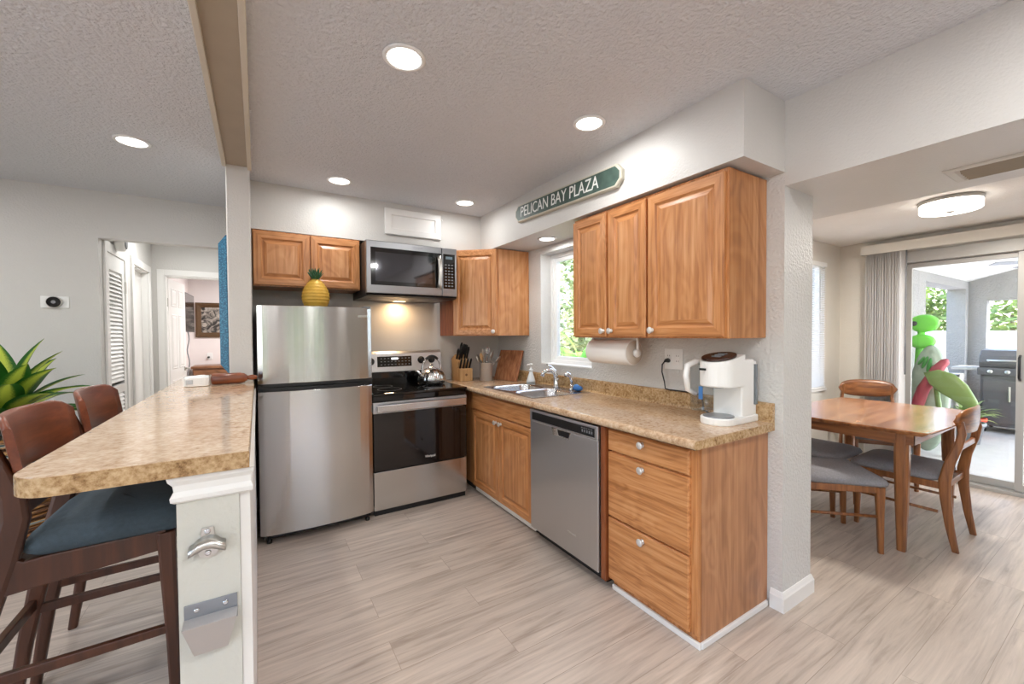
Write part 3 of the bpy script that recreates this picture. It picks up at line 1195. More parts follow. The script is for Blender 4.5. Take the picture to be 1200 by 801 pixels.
# dishwasher
t = thing('dishwasher', 'stainless steel dishwasher with black control strip between the oak cabinets', 'dishwasher', (-0.3, -1.51, 0))
B(-0.56, -0.03, -1.825, -1.185, 0.02, 0.868).build('tub', DARKMET, t)
B(-0.545, -0.50, -1.82, -1.185, 0.0, 0.075).build('kickplate', BLACK, t)
m = MB()
m.box(-0.612, -0.565, -1.822, -1.184, 0.072, 0.785)
d = m.build('door', STEELD, t, bevel=0.004)
m = MB()
m.box(-0.616, -0.565, -1.822, -1.184, 0.787, 0.862)
cp = m.build('control_strip', STEELD, t, bevel=0.004)
B(-0.6175, -0.612, -1.800, -1.212, 0.797, 0.846).build('touch_panel', BLACK, cp)
m = MB()
for i in range(5):
    y = -1.70 - i * 0.019
    m.box(-0.6185, -0.617, y, y - 0.009, 0.812, 0.826)
for i in range(5):
    y = -1.695 - i * 0.019
    m.box(-0.6185, -0.617, y, y - 0.012, 0.833, 0.836)
m.build('control_icons', GREY, cp)
# pocket handle
m = MB()
m.prism([(-0.6125, -1.415, 0.783), (-0.6125, -1.60, 0.783), (-0.6125, -1.585, 0.738), (-0.6125, -1.43, 0.738)], (0.004, 0, 0))
h = m.build('handle_pocket', CHROME, d)
m = MB()
m.prism([(-0.614, -1.475, 0.779), (-0.614, -1.592, 0.779), (-0.614, -1.578, 0.745), (-0.614, -1.488, 0.745)], (0.004, 0, 0))
m.build('recess', BLACK, h)
text('maker_mark', 'Whirlpool', 0.018, NICKEL, d, (-0.6128, -1.60, 0.196), (0, -1, 0), (0, 0, 1), width=0.075)
# the oak filler strip beside it
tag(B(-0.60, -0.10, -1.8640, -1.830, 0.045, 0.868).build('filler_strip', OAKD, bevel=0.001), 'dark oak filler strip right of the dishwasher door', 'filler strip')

# ------------------------------------------------------------------ counter and sink
SX0, SX1, SYA, SYB = -0.560, -0.045, -1.150, -0.420
c = thing('worktop', 'speckled tan laminate worktop over the sink run with backsplash', 'worktop', (-0.3, -1.05, 0.876))


def nose(y0, y1):
    n = 10
    prof = [(-0.60, 0.876), (-0.634, 0.876)]
    for k in range(n + 1):
        a = math.pi * (-0.5 + k / n) if False else (-math.pi / 2 + math.pi / 2 * 2 * k / n)
        prof.append((-0.626 - 0.018 * math.cos(a), 0.896 + 0.020 * math.sin(a)))
    prof.append((-0.60, 0.916))
    return [[Vector((x, y, z)) for x, z in prof] for y in (y0, y1)]


m = MB()
m.loft(nose(-2.409, YB - 0.003))
m.box(-0.601, SX0 + 0.012, -2.409, YB - 0.003, 0.876, 0.916)
m.box(SX0 + 0.012, SX1 - 0.012, -2.409, SYA + 0.012, 0.876, 0.916)
m.box(SX0 + 0.012, SX1 - 0.012, SYB - 0.012, YB - 0.003, 0.876, 0.916)
m.box(SX1 - 0.012, -0.002, -2.409, YB - 0.003, 0.876, 0.916)
m.build('slab', STONE, c)
m = MB()
m.loft([[Vector((x, y, z)) for x, z in ((-0.002, 0.916), (-0.028, 0.916), (-0.022, 0.930), (-0.022, 1.000), (-0.018, 1.008), (-0.002, 1.010))] for y in (-2.409, YB - 0.003)])
m.build('backsplash', STONEE, c)

m = MB()
m.loft([[Vector((x, y, z)) for x, z in ((-0.003, 0.8765), (-0.632, 0.8765), (-0.641, 0.886), (-0.640, 0.900), (-0.630, 0.912), (-0.003, 0.9155))] for y in (-2.4088, -2.4098)])
m.build('edge_band', STONEE, c)
s = thing('sink', 'double bowl stainless steel sink under the window', 'sink', (-0.3, -0.785, 0.916))


def rrect(x0, x1, y0, y1, r, z, n=6):
    pts = []
    for cx, cy, a0 in ((x1 - r, y1 - r, 0), (x0 + r, y1 - r, 90), (x0 + r, y0 + r, 180), (x1 - r, y0 + r, 270)):
        for k in range(n + 1):
            a = R(a0 + 90 * k / n)
            pts.append(Vector((cx + r * math.cos(a), cy + r * math.sin(a), z)))
    return pts


def bowl(y0, y1):
    x0, x1 = -0.530, -0.150
    lp = [rrect(x0, x1, y0, y1, 0.09, 0.9215), rrect(x0 + 0.006, x1 - 0.006, y0 + 0.006, y1 - 0.006, 0.085, 0.917), rrect(x0 + 0.012, x1 - 0.012, y0 + 0.012, y1 - 0.012, 0.08, 0.905),
          rrect(x0 + 0.03, x1 - 0.03, y0 + 0.03, y1 - 0.03, 0.07, 0.77), rrect(x0 + 0.06, x1 - 0.06, y0 + 0.06, y1 - 0.06, 0.06, 0.752), rrect(x0 + 0.15, x1 - 0.15, y0 + 0.13, y1 - 0.13, 0.03, 0.748)]
    m = MB()
    m.loft(lp, smooth=True, cap=False)
    n = len(lp[0])
    o = (len(lp) - 1) * n
    m.f.append([o + i for i in range(n)])
    m.mi.append(0)
    m.sm.append(True)
    b = m.build('bowl', SINKST, s)
    m = MB()
    m.lathe(((x0 + x1) / 2, (y0 + y1) / 2, 0.747), [(0.042, 0), (0.042, 0.004), (0.03, 0.003), (0.012, 0.001)], 24)
    m.build('drain', CHROME, b)


YM = -0.795
# deck with two openings, built of strips that follow the rounded bowls
m = MB()
for y0, y1 in ((SYA + 0.028, YM - 0.012), (YM + 0.012, SYB - 0.028)):
    inner = rrect(-0.530, -0.150, y0, y1, 0.09, 0.9215)
    oy0 = SYA if y0 < -1 else YM
    oy1 = YM if y0 < -1 else SYB
    outer = rrect(SX0, SX1, oy0, oy1, 0.0004, 0.9215)
    low = rrect(SX0, SX1, oy0, oy1, 0.0004, 0.9165)
    m.loft([low, outer, inner], cap=False, smooth=False)
m.build('rim', SINKST, s)
bowl(SYA + 0.028, YM - 0.012)
bowl(YM + 0.012, SYB - 0.028)

f = thing('faucet', 'chrome single lever kitchen faucet arching over the double sink', 'faucet', (-0.085, -0.79, 0.9215))
m = MB()
m.lathe((-0.085, -0.79, 0.9215), [(0.030, 0), (0.030, 0.006), (0.024, 0.014), (0.022, 0.06), (0.022, 0.075)], 24)
m.build('base', CHROME, f)
m = MB()
m.tube([(-0.085, -0.79, 0.975), (-0.092, -0.79, 1.02), (-0.104, -0.785, 1.045), (-0.128, -0.778, 1.062), (-0.160, -0.768, 1.062), (-0.188, -0.758, 1.045), (-0.200, -0.752, 1.015)], [0.021, 0.019, 0.017, 0.016, 0.015, 0.016, 0.017], 16)
m.build('spout', CHROME, f)
m = MB()
m.tube([(-0.088, -0.79, 1.02), (-0.096, -0.785, 1.055), (-0.120, -0.772, 1.085), (-0.155, -0.755, 1.112)], [0.018, 0.015, 0.009, 0.006], 12)
m.build('lever', CHROME, f)
t = thing('side_sprayer', 'small chrome side sprayer standing right of the faucet', 'sprayer', (-0.085, -0.985, 0.9215))
m = MB()
m.lathe((-0.085, -0.985, 0.9215), [(0.024, 0), (0.024, 0.008), (0.016, 0.016), (0.015, 0.04)], 20)
m.build('base', CHROME, t)
m = MB()
m.tube([(-0.085, -0.985, 0.955), (-0.088, -0.985, 1.0), (-0.098, -0.983, 1.03), (-0.125, -0.978, 1.045), (-0.145, -0.975, 1.035)], [0.012, 0.014, 0.017, 0.017, 0.014], 14)
m.build('spray_head', CHROME, t)
t = thing('soap_dispenser', 'clear soap bottle with white pump at the far end of the sink', 'soap bottle', (-0.085, -0.425, 0.9215))
m = MB()
m.lathe((-0.085, -0.425, 0.9215), [(0.036, 0), (0.040, 0.004), (0.040, 0.02), (0.030, 0.05), (0.022, 0.075), (0.017, 0.09), (0.016, 0.10)], 24)
m.build('bottle', plain('soap_bottle', srgb(226, 228, 228), 0.15, vary=0.03), t)
m = MB()
m.lathe((-0.085, -0.425, 1.0225), [(0.018, 0), (0.018, 0.02), (0.008, 0.022), (0.007, 0.055), (0.016, 0.057), (0.016, 0.07), (0.006, 0.072)], 20)
m.tube([(-0.085, -0.425, 1.086), (-0.12, -0.425, 1.084), (-0.128, -0.425, 1.078)], 0.006, 8)
m.build('pump', WHITEP, t)
t = thing('dish_brush', 'blue sponge brush lying on the sink deck beside the sprayer', 'dish brush', (-0.10, -1.07, 0.9215))
m = MB()
m.ball((-0.10, -1.07, 0.944), 0.032, 0.045, 0.022)
m.build('sponge', BLUES, t)
m = MB()
m.ball((-0.10, -1.055, 0.958), 0.018, 0.026, 0.016)
m.build('grip', plain('brush_grip', srgb(86, 150, 214), 0.4), t)

# ------------------------------------------------------------------ wall cabinets
t = thing('wall_cabinet', 'long oak wall cabinet with three panelled doors right of the window', 'cabinet', (-0.16, -1.83, 1.33))
m = MB()
m.box(-0.325, -0.002, -2.364, -1.304, 1.330, 2.106)
m.build('body', OAK['z'], t, bevel=0.001)
B(-0.320, -0.003, -2.3665, -2.362, 1.332, 2.104).build('end_panel', wood('end_panel_oak', srgb(148, 94, 52), srgb(176, 118, 70), srgb(198, 144, 96), axis='z', fine=30, long=1.1), t)
kn = []
for y0, w, ky in ((-1.309, 0.302, -1.588), (-1.630, 0.280, -1.655), (-1.925, 0.428, -1.955)):
    d = oak_door('door', t, (-0.325, y0, 1.337), (0, -1, 0), (-1, 0, 0), w, 0.752)
    knob(d, (-0.344, ky, 1.372), (-1, 0, 0))

t = thing('corner_cabinet', 'oak diagonal corner wall cabinet with one door between microwave and window', 'cabinet', (-0.3, 0.0, 1.342))
m = MB()
m.prism([(-0.003, YB - 0.003, 1.342), (-0.640, YB - 0.003, 1.342), (-0.640, -0.003, 1.342), (-0.325, -0.279, 1.342), (-0.003, -0.279, 1.342)], (0, 0, 0.768))
m.build('body', OAK['z'], t, bevel=0.001)
B(-0.322, -0.004, -0.282, -0.278, 1.344, 2.108).build('end_panel', OAKP, t)
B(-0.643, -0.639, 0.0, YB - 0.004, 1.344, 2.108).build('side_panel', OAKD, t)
p0 = Vector((-0.640, -0.003, 0))
p1 = Vector((-0.325, -0.279, 0))
uu = (p1 - p0).normalized()
nn = Vector((uu.y, -uu.x, 0))
if nn.x > 0:
    nn = -nn
wd = (p1 - p0).length
oo = p0 + uu * 0.008
d = oak_door('door', t, (oo.x, oo.y, 1.350), uu, nn, wd - 0.022, 0.752, haxis='x')
kc = p0 + uu * (wd - 0.045) + nn * 0.019
knob(d, (kc.x, kc.y, 1.38), nn)

t = thing('wall_cabinet', 'short oak wall cabinet with two doors above the refrigerator', 'cabinet', (-1.775, 0.15, 1.712))
B(-2.165, -1.442, -0.002, YB - 0.003, 1.712, 2.108).build('body', OAK['z'], t, bevel=0.001)
oak_door('door', t, (-2.160, -0.002, 1.720), (1, 0, 0), (0, -1, 0), 0.358, 0.378, haxis='x')
oak_door('door', t, (-1.795, -0.002, 1.720), (1, 0, 0), (0, -1, 0), 0.350, 0.378, haxis='x')

# white louvre-free vent cover
t = thing('vent_cover', 'white panelled access cover on the back soffit above the microwave', 'wall vent', (-1.0, 0.0, 2.185))
m = MB()
frame_rings(m, (-1.242, -0.001, 2.186), (1, 0, 0), (0, 0, 1), (0, -1, 0), 0.487, 0.215, [(0, 0), (0, 0.016), (0.004, 0.02), (0.05, 0.02), (0.056, 0.008), (0.062, 0.008)])
m.build('panel', WHITE, t)
m = MB()
m.ball((-0.742, -0.006, 2.365), 0.008, 0.006, 0.008, 10, 6)
m.build('clip', WHITE, t)

# ------------------------------------------------------------------ refrigerator
t = thing('refrigerator', 'stainless steel top freezer refrigerator with bowed doors', 'refrigerator', (-1.795, -0.05, 0))
XL, XR = -2.149, -1.440
B(XL + 0.002, XR - 0.002, -0.305, YB - 0.03, 0.05, 1.545).build('body', plain('fridge_side', srgb(40, 40, 43), 0.4), t, bevel=0.004)
B(XL + 0.02, XR - 0.02, -0.330, -0.25, 0.028, 0.06).build('base_grille', BLACK, t)


def bowed(z0, z1, bulge=0.03, notch=None):
    n = 24
    lp = []
    for z in (z0, z1):
        l = []
        for k in range(n + 1):
            a = k / n
            x = XL + (XR - XL) * a
            y = -0.364 - bulge * (1 - (2 * a - 1) ** 2)
            e = min(a, 1 - a)
            if e < 0.02:
                y += 0.012 * (1 - e / 0.02) ** 2
            l.append(Vector((x, y, z)))
        l += [Vector((XR, -0.312, z)), Vector((XL, -0.312, z))]
        lp.append(l)
    return MB().loft(lp, smooth=False)


fd = bowed(1.045, 1.553).build('freezer_door', STEEL, t, bevel=0.003)
ld = bowed(0.062, 0.995).build('fresh_food_door', STEEL, t, bevel=0.003)
B(XL + 0.004, XR - 0.004, -0.350, -0.30, 0.98, 1.06).build('handle_gap', BLACK, t)
m = bowed(0.998, 1.018, 0.018)
m.build('grip', BLACK, ld)
m = bowed(1.030, 1.046, 0.018)
m.build('grip', BLACK, fd)
m = B(-1.535, -1.475, -0.386, -0.372, 1.483, 1.497)
m.build('nameplate', NICKEL, fd, bevel=0.002)
m = MB()
m.lathe((-2.10, -0.33, 0.0), [(0.016, 0), (0.016, 0.02), (0.010, 0.022), (0.010, 0.06)], 14)
m.build('foot', BLACK, t)
m = MB()
m.lathe((-1.48, -0.33, 0.0), [(0.016, 0), (0.016, 0.02), (0.010, 0.022), (0.010, 0.06)], 14)
m.build('foot', BLACK, t)
m = B(-1.50, -1.445, -0.37, -0.30, 1.545, 1.562)
m.build('hinge_cover', GREY, t, bevel=0.003)

# pineapple on the refrigerator
t = thing('pineapple_ornament', 'gold pineapple ornament with green crown on top of the refrigerator', 'ornament', (-1.785, -0.19, 1.5455))
m = MB()
NR, NK = 30, 44
loops = []
for j in range(NR + 1):
    u = j / NR
    z = 0.212 * u
    r = 0.089 * (math.sin(math.pi * (0.16 + 0.80 * u)) ** 0.62) * (1.04 - 0.12 * u)
    if j == 0:
        r *= 0.92
    l = []
    for k in range(NK):
        a = 2 * math.pi * (k / NK)
        d1_ = math.cos(11 * a + 30 * u)
        d2_ = math.cos(11 * a - 30 * u)
        rr = r * (1 + 0.075 * d1_ * d2_)
        l.append(Vector((-1.785 + rr * math.cos(a), -0.19 + rr * math.sin(a), 1.5455 + z)))
    loops.append(l)
m.loft(loops, smooth=True)
m.build('fruit', GOLD, t)
m = MB()
rnd = random.Random(4)
for ring, (n, ln, tilt) in enumerate(((9, 0.055, 0.55), (8, 0.075, 0.32), (5, 0.088, 0.12))):
    for k in range(n):
        a = 2 * math.pi * k / n + ring * 0.4
        d = Vector((math.cos(a), math.sin(a), 0))
        s_ = Vector((-d.y, d.x, 0))
        b0 = Vector((-1.785, -0.19, 1.750)) + d * 0.016
        p = [b0 + s_ * 0.012, b0 - s_ * 0.012, b0 + d * ln * tilt * 0.6 + Vector((0, 0, ln * 0.6)) - s_ * 0.009,
             b0 + d * ln * tilt * 1.3 + Vector((0, 0, ln)), b0 + d * ln * tilt * 0.6 + Vector((0, 0, ln * 0.6)) + s_ * 0.009]
        q = [x - d * 0.004 for x in p]
        m.loft([p, q])
m.build('crown', PLEAF, t)

# ------------------------------------------------------------------ range
t = thing('range', 'stainless electric range with black glass top and oven door', 'stove', (-1.05, 0.0, 0))
RX0, RX1 = -1.430, -0.668
B(RX0 + 0.002, RX1 - 0.002, -0.272, YB - 0.03, 0.03, 0.902).build('body', BLACK, t)
m = B(RX0, RX1, -0.338, YB - 0.075, 0.902, 0.921)
ct = m.build('cooktop', GLOSSB, t, bevel=0.006)
m = MB()
for cx, cy, r in ((-1.25, -0.12, 0.095), (-0.86, -0.14, 0.115), (-1.25, 0.09, 0.08), (-0.86, 0.09, 0.08)):
    m.lathe((cx, cy, 0.9212), [(r, 0), (r, 0.0004), (r - 0.004, 0.0004), (r - 0.004, 0)], 48, cap=False)
m.build('burner_ring', GREY, ct)
m = B(RX0 + 0.003, RX1 - 0.003, -0.318, -0.276, 0.858, 0.900)
m.build('vent_trim', GLOSSB, t, bevel=0.003)
# back guard
m = MB()
m.prism([(RX0, YB - 0.095, 0.92), (RX0, YB - 0.095, 1.030), (RX0, YB - 0.012, 1.030), (RX0, YB - 0.012, 0.92)], (RX1 - RX0, 0, 0))
m.build('lower_guard', GLOSSB, t, bevel=0.003)
m = MB()
m.prism([(RX0, YB - 0.100, 1.030), (RX0, YB - 0.082, 1.190), (RX0, YB - 0.060, 1.212), (RX0, YB - 0.010, 1.212), (RX0, YB - 0.010, 1.030)], (RX1 - RX0, 0, 0))
bgd = m.build('back_guard', plain('guard_steel', srgb(214, 214, 215), 0.32, 0.85, vary=0.02), t, bevel=0.004)


def on_guard(x, z):
    k = (z - 1.03) / 0.16
    return Vector((x, YB - 0.100 + 0.018 * k - 0.0005, z))


gn = Vector((0, -1, 0.11)).normalized()
gu = Vector((0, 0.11, 1)).normalized()
m = MB()
a_, b_, c_, d_ = [on_guard(x, z) for x, z in ((-1.262, 1.075), (-0.958, 1.075), (-0.958, 1.165), (-1.262, 1.165))]
m.prism([a_, b_, c_, d_], gn * 0.003)
dsp = m.build('display', GLOSSB, bgd)
m = MB()
for i in range(9):
    for j in range(3):
        if 3 <= i <= 4 and j == 2:
            continue
        c0 = on_guard(-1.235 + i * 0.031, 1.090 + j * 0.027) + gn * 0.0031
        m.prism([c0, c0 + Vector((0.014, 0, 0)), c0 + Vector((0.014, 0, 0)) + gu * 0.007, c0 + gu * 0.007], gn * 0.0006)
m.build('keys', GREY, dsp)
m = MB()
c0 = on_guard(-1.14, 1.136) + gn * 0.0031
m.prism([c0, c0 + Vector((0.06, 0, 0)), c0 + Vector((0.06, 0, 0)) + gu * 0.018, c0 + gu * 0.018], gn * 0.0006)
m.build('clock', LED, dsp)
for x in (-1.392, -1.318, -0.868, -0.768):
    c0 = on_guard(x, 1.125)
    m = MB()
    m.tube([c0, c0 + gn * 0.012, c0 + gn * 0.014, c0 + gn * 0.032, c0 + gn * 0.034], [0.033, 0.031, 0.026, 0.024, 0.018], 24)
    m.box(x - 0.006, x + 0.006, c0.y - 0.040, c0.y - 0.024, 1.125 - 0.020, 1.125 + 0.026)
    m.build('knob', BLACK, bgd)
# oven door, handle, drawer
m = B(RX0 + 0.002, RX1 - 0.002, -0.322, -0.275, 0.338, 0.852)
od = m.build('oven_door', OVENG, t, bevel=0.004)
m = B(RX0 + 0.002, RX1 - 0.002, -0.326, -0.300, 0.770, 0.852)
m.build('door_band', plain('band_steel', srgb(208, 208, 210), 0.3, 0.9, vary=0.02), od, bevel=0.003)
m = MB()
m.box(RX0 + 0.022, RX1 - 0.022, -0.372, -0.356, 0.784, 0.838)
m.box(RX0 + 0.022, RX0 + 0.05, -0.358, -0.324, 0.792, 0.830)
m.box(RX1 - 0.05, RX1 - 0.022, -0.358, -0.324, 0.792, 0.830)
m.build('handle', plain('handle_steel', srgb(218, 218, 220), 0.22, 1.0, vary=0.02), od, bevel=0.006)
text('maker_mark', 'Whirlpool', 0.026, WHITEP, od, (-0.99, -0.3225, 0.392), (1, 0, 0), (0, 0, 1), width=0.085)
m = B(RX0 + 0.002, RX1 - 0.002, -0.318, -0.275, 0.042, 0.330)
m.build('storage_drawer', STEEL, t, bevel=0.004)
B(RX0 + 0.01, RX1 - 0.01, -0.300, -0.26, 0.0, 0.045).build('base_grille', BLACK, t)

# laminate sheet behind the range
tag(B(-1.442, -0.672, YB - 0.006, YB - 0.001, 0.90, 1.66).build('splash_sheet', SPLASH), 'pale flat backsplash sheet on the wall between range and microwave', 'backsplash')

# ------------------------------------------------------------------ microwave
MX0, MX1, MZ0, MZ1, MY = -1.440, -0.700, 1.664, 2.076, -0.222
t = thing('microwave', 'stainless over-the-range microwave with black window and control pad', 'microwave', (-1.07, 0.05, MZ0))
B(MX0 + 0.002, MX1 - 0.002, MY + 0.045, YB - 0.003, MZ0 + 0.012, MZ1 - 0.002).build('body', DARKMET, t)
m = MB()
frame_rings(m, (MX0, MY + 0.044, MZ0 + 0.012), (1, 0, 0), (0, 0, 1), (0, -1, 0), 0.605, MZ1 - MZ0 - 0.012, [(0, 0), (0, 0.040), (0.004, 0.044), (0.010, 0.044)])
dr = m.build('door', STEELM, t)
m = B(MX0 + 0.032, MX0 + 0.600, MY - 0.002, MY + 0.004, MZ0 + 0.075, MZ1 - 0.050)
win = m.build('window', GLOSSB, dr, bevel=0.002)
m = B(MX0 + 0.065, MX0 + 0.520, MY - 0.003, MY - 0.001, MZ0 + 0.105, MZ1 - 0.085)
m.build('mesh_screen', plain('mesh_screen', srgb(96, 96, 100), 0.06, 0.85, vary=0.1), win)
m = MB()
m.box(MX0 + 0.610, MX1, MY + 0.002, MY + 0.044, MZ0 + 0.012, MZ1)
pn = m.build('control_panel', STEELM, t, bevel=0.003)
m = B(MX0 + 0.618, MX1 - 0.018, MY - 0.001, MY + 0.004, MZ0 + 0.075, MZ1 - 0.050)
pd = m.build('keypad', GLOSSB, pn)
m = MB()
for j in range(8):
    for i in range(3):
        x = MX0 + 0.632 + i * 0.028
        z = MZ0 + 0.092 + j * 0.025
        m.box(x, x + 0.017, MY - 0.0016, MY - 0.0008, z, z + 0.010)
m.build('keys', GREY, pd)
B(MX0 + 0.640, MX0 + 0.700, MY - 0.0016, MY - 0.0008, MZ1 - 0.092, MZ1 - 0.070).build('clock', plain('dim_display', srgb(120, 140, 150), 0.2), pd)
m = MB()
pts = []
for k in range(9):
    a = -1 + k / 4
    pts.append((MX0 + 0.574, MY - 0.022 - 0.020 * (1 - a * a), MZ0 + 0.205 + 0.130 * a))
m.tube(pts, 0.012, 10, flat=1.5)
m.box(MX0 + 0.565, MX0 + 0.583, MY - 0.026, MY, MZ0 + 0.075, MZ0 + 0.098)
m.box(MX0 + 0.565, MX0 + 0.583, MY - 0.026, MY, MZ0 + 0.312, MZ0 + 0.335)
m.build('handle', NICKEL, dr)
text('maker_mark', 'Whirlpool', 0.020, GREY, dr, (MX0 + 0.40, MY - 0.0005, MZ1 - 0.026), (1, 0, 0), (0, 0, 1), width=0.08)
m = MB()
m.prism([(MX0, MY + 0.02, MZ0 + 0.013), (MX0, MY + 0.005, MZ0 - 0.002), (MX0, MY + 0.05, MZ0 - 0.012), (MX0, YB - 0.01, MZ0 - 0.012), (MX0, YB - 0.01, MZ0 + 0.013)], (MX1 - MX0, 0, 0))
hd = m.build('hood_base', BLACK, t)
m = MB()
for x in (-1.36, -0.98):
    m.box(x, x + 0.22, -0.06, 0.12, MZ0 - 0.014, MZ0 - 0.011)
m.build('filter', GREY, hd)
B(-1.12, -1.02, 0.17, 0.22, MZ0 - 0.015, MZ0 - 0.011).build('lamp_lens', WARMLED, hd)
ldt = bpy.data.lights.new('hood_lamp', 'AREA')
ldt.size = 0.08
ldt.energy = 1.6
ldt.color = (1, 0.66, 0.36)
lo = bpy.data.objects.new('hood_lamp', ldt)
lo.parent = t
lo.location = Vector((-1.07, 0.195, MZ0 - 0.02)) - ORG[t.name]
COL.objects.link(lo)

# ------------------------------------------------------------------ kettle, knives, utensils, board
KC = Vector((-0.835, 0.035, 0.9215))
KETM = plain('kettle_steel', srgb(214, 214, 214), 0.2, 1.0, vary=0.03)
t = thing('kettle', 'ribbed stainless kettle with arched handle on the range top', 'kettle', KC)
m = MB()
loops = []
for r, z in ((0.092, 0.0), (0.108, 0.006), (0.118, 0.034), (0.115, 0.062), (0.100, 0.096), (0.076, 0.122), (0.050, 0.136), (0.036, 0.140)):
    l = []
    for k in range(72):
        a = 2 * math.pi * k / 72
        rr = r * (1 + 0.05 * abs(math.sin(8 * a)) * min(1, z / 0.02))
        l.append(KC + Vector((rr * math.cos(a), rr * math.sin(a), z)))
    loops.append(l)
m.loft(loops, smooth=True)
m.build('body', KETM, t)
m = MB()
m.lathe(KC + Vector((0, 0, 0.140)), [(0.036, 0), (0.034, 0.005), (0.012, 0.012), (0.010, 0.018), (0.015, 0.026), (0.010, 0.034), (0.002, 0.036)], 24)
m.build('lid', CHROME, t)
m = MB()
m.tube([KC + Vector((-0.095, -0.02, 0.065)), KC + Vector((-0.125, -0.028, 0.100)), KC + Vector((-0.145, -0.034, 0.128))], [0.024, 0.016, 0.012], 14)
m.build('spout', CHROME, t)
m = MB()
pts = [KC + Vector((0.092 * math.cos(a), 0.015 * math.cos(a), 0.125 + 0.118 * math.sin(a))) for a in [math.pi * k / 14 for k in range(15)]]
pts = [pts[0] - Vector((0, 0, 0.045))] + pts + [pts[-1] - Vector((0, 0, 0.045))]
m.tube(pts, 0.010, 10)
m.build('handle', KETM, t)
m = MB()
m.tube(pts[5:12], 0.0125, 12)
m.build('grip', BLACK, t)

KB = Vector((-0.475, 0.10, 0.9165))
t = thing('knife_block', 'light wood knife block full of black handled knives beside the range', 'knife block', KB)
m = MB()
m.box(-0.545, -0.415, 0.07, 0.14, 0.9165, 1.035)
m.prism([(-0.545, 0.135, 0.9165), (-0.545, 0.135, 1.09), (-0.545, 0.19, 1.165), (-0.545, 0.27, 1.12), (-0.545, 0.27, 0.9165)], (0.130, 0, 0))
bl = m.build('block', BLOCKW, t, bevel=0.003)
m = MB()
m.lathe((-0.480, 0.0695, 0.975), [(0.012, 0), (0.012, 0.001), (0.004, 0.001)], 20, axis='y')
m.build('emblem', plain('emblem_brown', srgb(120, 84, 50), 0.6), bl)
kd = Vector((0, -0.42, 0.9)).normalized()
for i in range(4):
    b0 = Vector((-0.530 + i * 0.033, 0.105, 1.037))
    m = MB()
    m.tube([b0 - kd * 0.01, b0 + kd * 0.03, b0 + kd * 0.085, b0 + kd * 0.10], [0.009, 0.008, 0.010, 0.006], 8)
    tag(m.build('steak_knife', BLACK), 'black handled steak knife in the lower row of the knife block', 'knife', 'lower row knives in the block')
for i, (x, y, ln) in enumerate(((-0.535, 0.165, 0.10), (-0.510, 0.155, 0.13), (-0.485, 0.165, 0.15), (-0.455, 0.160, 0.14), (-0.430, 0.165, 0.12), (-0.495, 0.19, 0.14), (-0.445, 0.20, 0.12))):
    b0 = Vector((x, y, 1.128 if y < 0.17 else 1.15))
    m = MB()
    m.tube([b0 - kd * 0.012, b0 + kd * 0.03, b0 + kd * ln * 0.8, b0 + kd * ln], [0.011, 0.009, 0.013, 0.008], 8)
    tag(m.build('kitchen_knife', BLACK), 'black handled kitchen knife in the upper slots of the knife block', 'knife', 'upper row knives in the block')

UC = Vector((-0.300, 0.015, 0.9165))
t = thing('utensil_crock', 'shiny steel crock holding cooking utensils beside the knife block', 'utensil holder', UC)
m = MB()
m.lathe(UC, [(0.058, 0), (0.060, 0.003), (0.060, 0.168), (0.062, 0.170), (0.056, 0.171), (0.056, 0.012)], 36)
m.build('can', plain('crock_steel', srgb(206, 207, 208), 0.28, 0.7, vary=0.03), t)
rnd = random.Random(11)
UT = [('wooden_spoon', BLOCKW, 'spoon'), ('ladle', NICKEL, 'ladle'), ('spatula', WHITEP, 'spatula'), ('whisk', CHROME, 'whisk'), ('serving_spoon', NICKEL, 'spoon'), ('slotted_turner', CARD, 'spatula'), ('skimmer', NICKEL, 'skimmer')]
UL = {'wooden_spoon': 'pale wooden spoon leaning left in the steel crock', 'ladle': 'steel ladle leaning far right out of the steel crock', 'spatula': 'white spatula standing in the steel crock', 'whisk': 'wire whisk standing tall in the steel crock',
      'serving_spoon': 'steel serving spoon at the front of the steel crock', 'slotted_turner': 'beige turner at the back of the steel crock', 'skimmer': 'round steel skimmer at the left of the steel crock'}
DIRS = [(-0.055, -0.01, 0.235), (0.115, -0.045, 0.205), (0.03, 0.02, 0.285), (0.015, -0.005, 0.305), (0.050, -0.035, 0.255), (-0.015, 0.025, 0.27), (-0.085, 0.0, 0.22)]
for (nm, mt, ct_), dv in zip(UT, DIRS):
    p0 = UC + Vector((-dv[0] * 0.2, -dv[1] * 0.2, 0.015))
    p1 = UC + Vector(dv)
    d = (p1 - p0).normalized()
    m = MB()
    m.tube([p0, p0 + (p1 - p0) * 0.8], 0.0045, 8)
    if nm == 'whisk':
        for k in range(5):
            a = math.pi * k / 5
            s_ = Vector((math.cos(a), math.sin(a), 0))
            m.tube([p0 + (p1 - p0) * 0.76, p0 + (p1 - p0) * 0.88 + s_ * 0.022, p1 + s_ * 0.018, p1 + d * 0.015, p1 - s_ * 0.018, p0 + (p1 - p0) * 0.88 - s_ * 0.022, p0 + (p1 - p0) * 0.76], 0.0016, 6)
    else:
        q = len(m.v)
        m.ball((0, 0, 0), 0.028 if nm != 'spatula' else 0.024, 0.008, 0.040, 14, 8)
        M_ = Matrix.Translation(p1 - d * 0.01) @ Vector((0, 0, 1)).rotation_difference(d).to_matrix().to_4x4() @ Matrix.Rotation(0.6, 4, 'Z')
        m.xf(M_, q)
    tag(m.build(nm, mt), UL[nm], ct_)

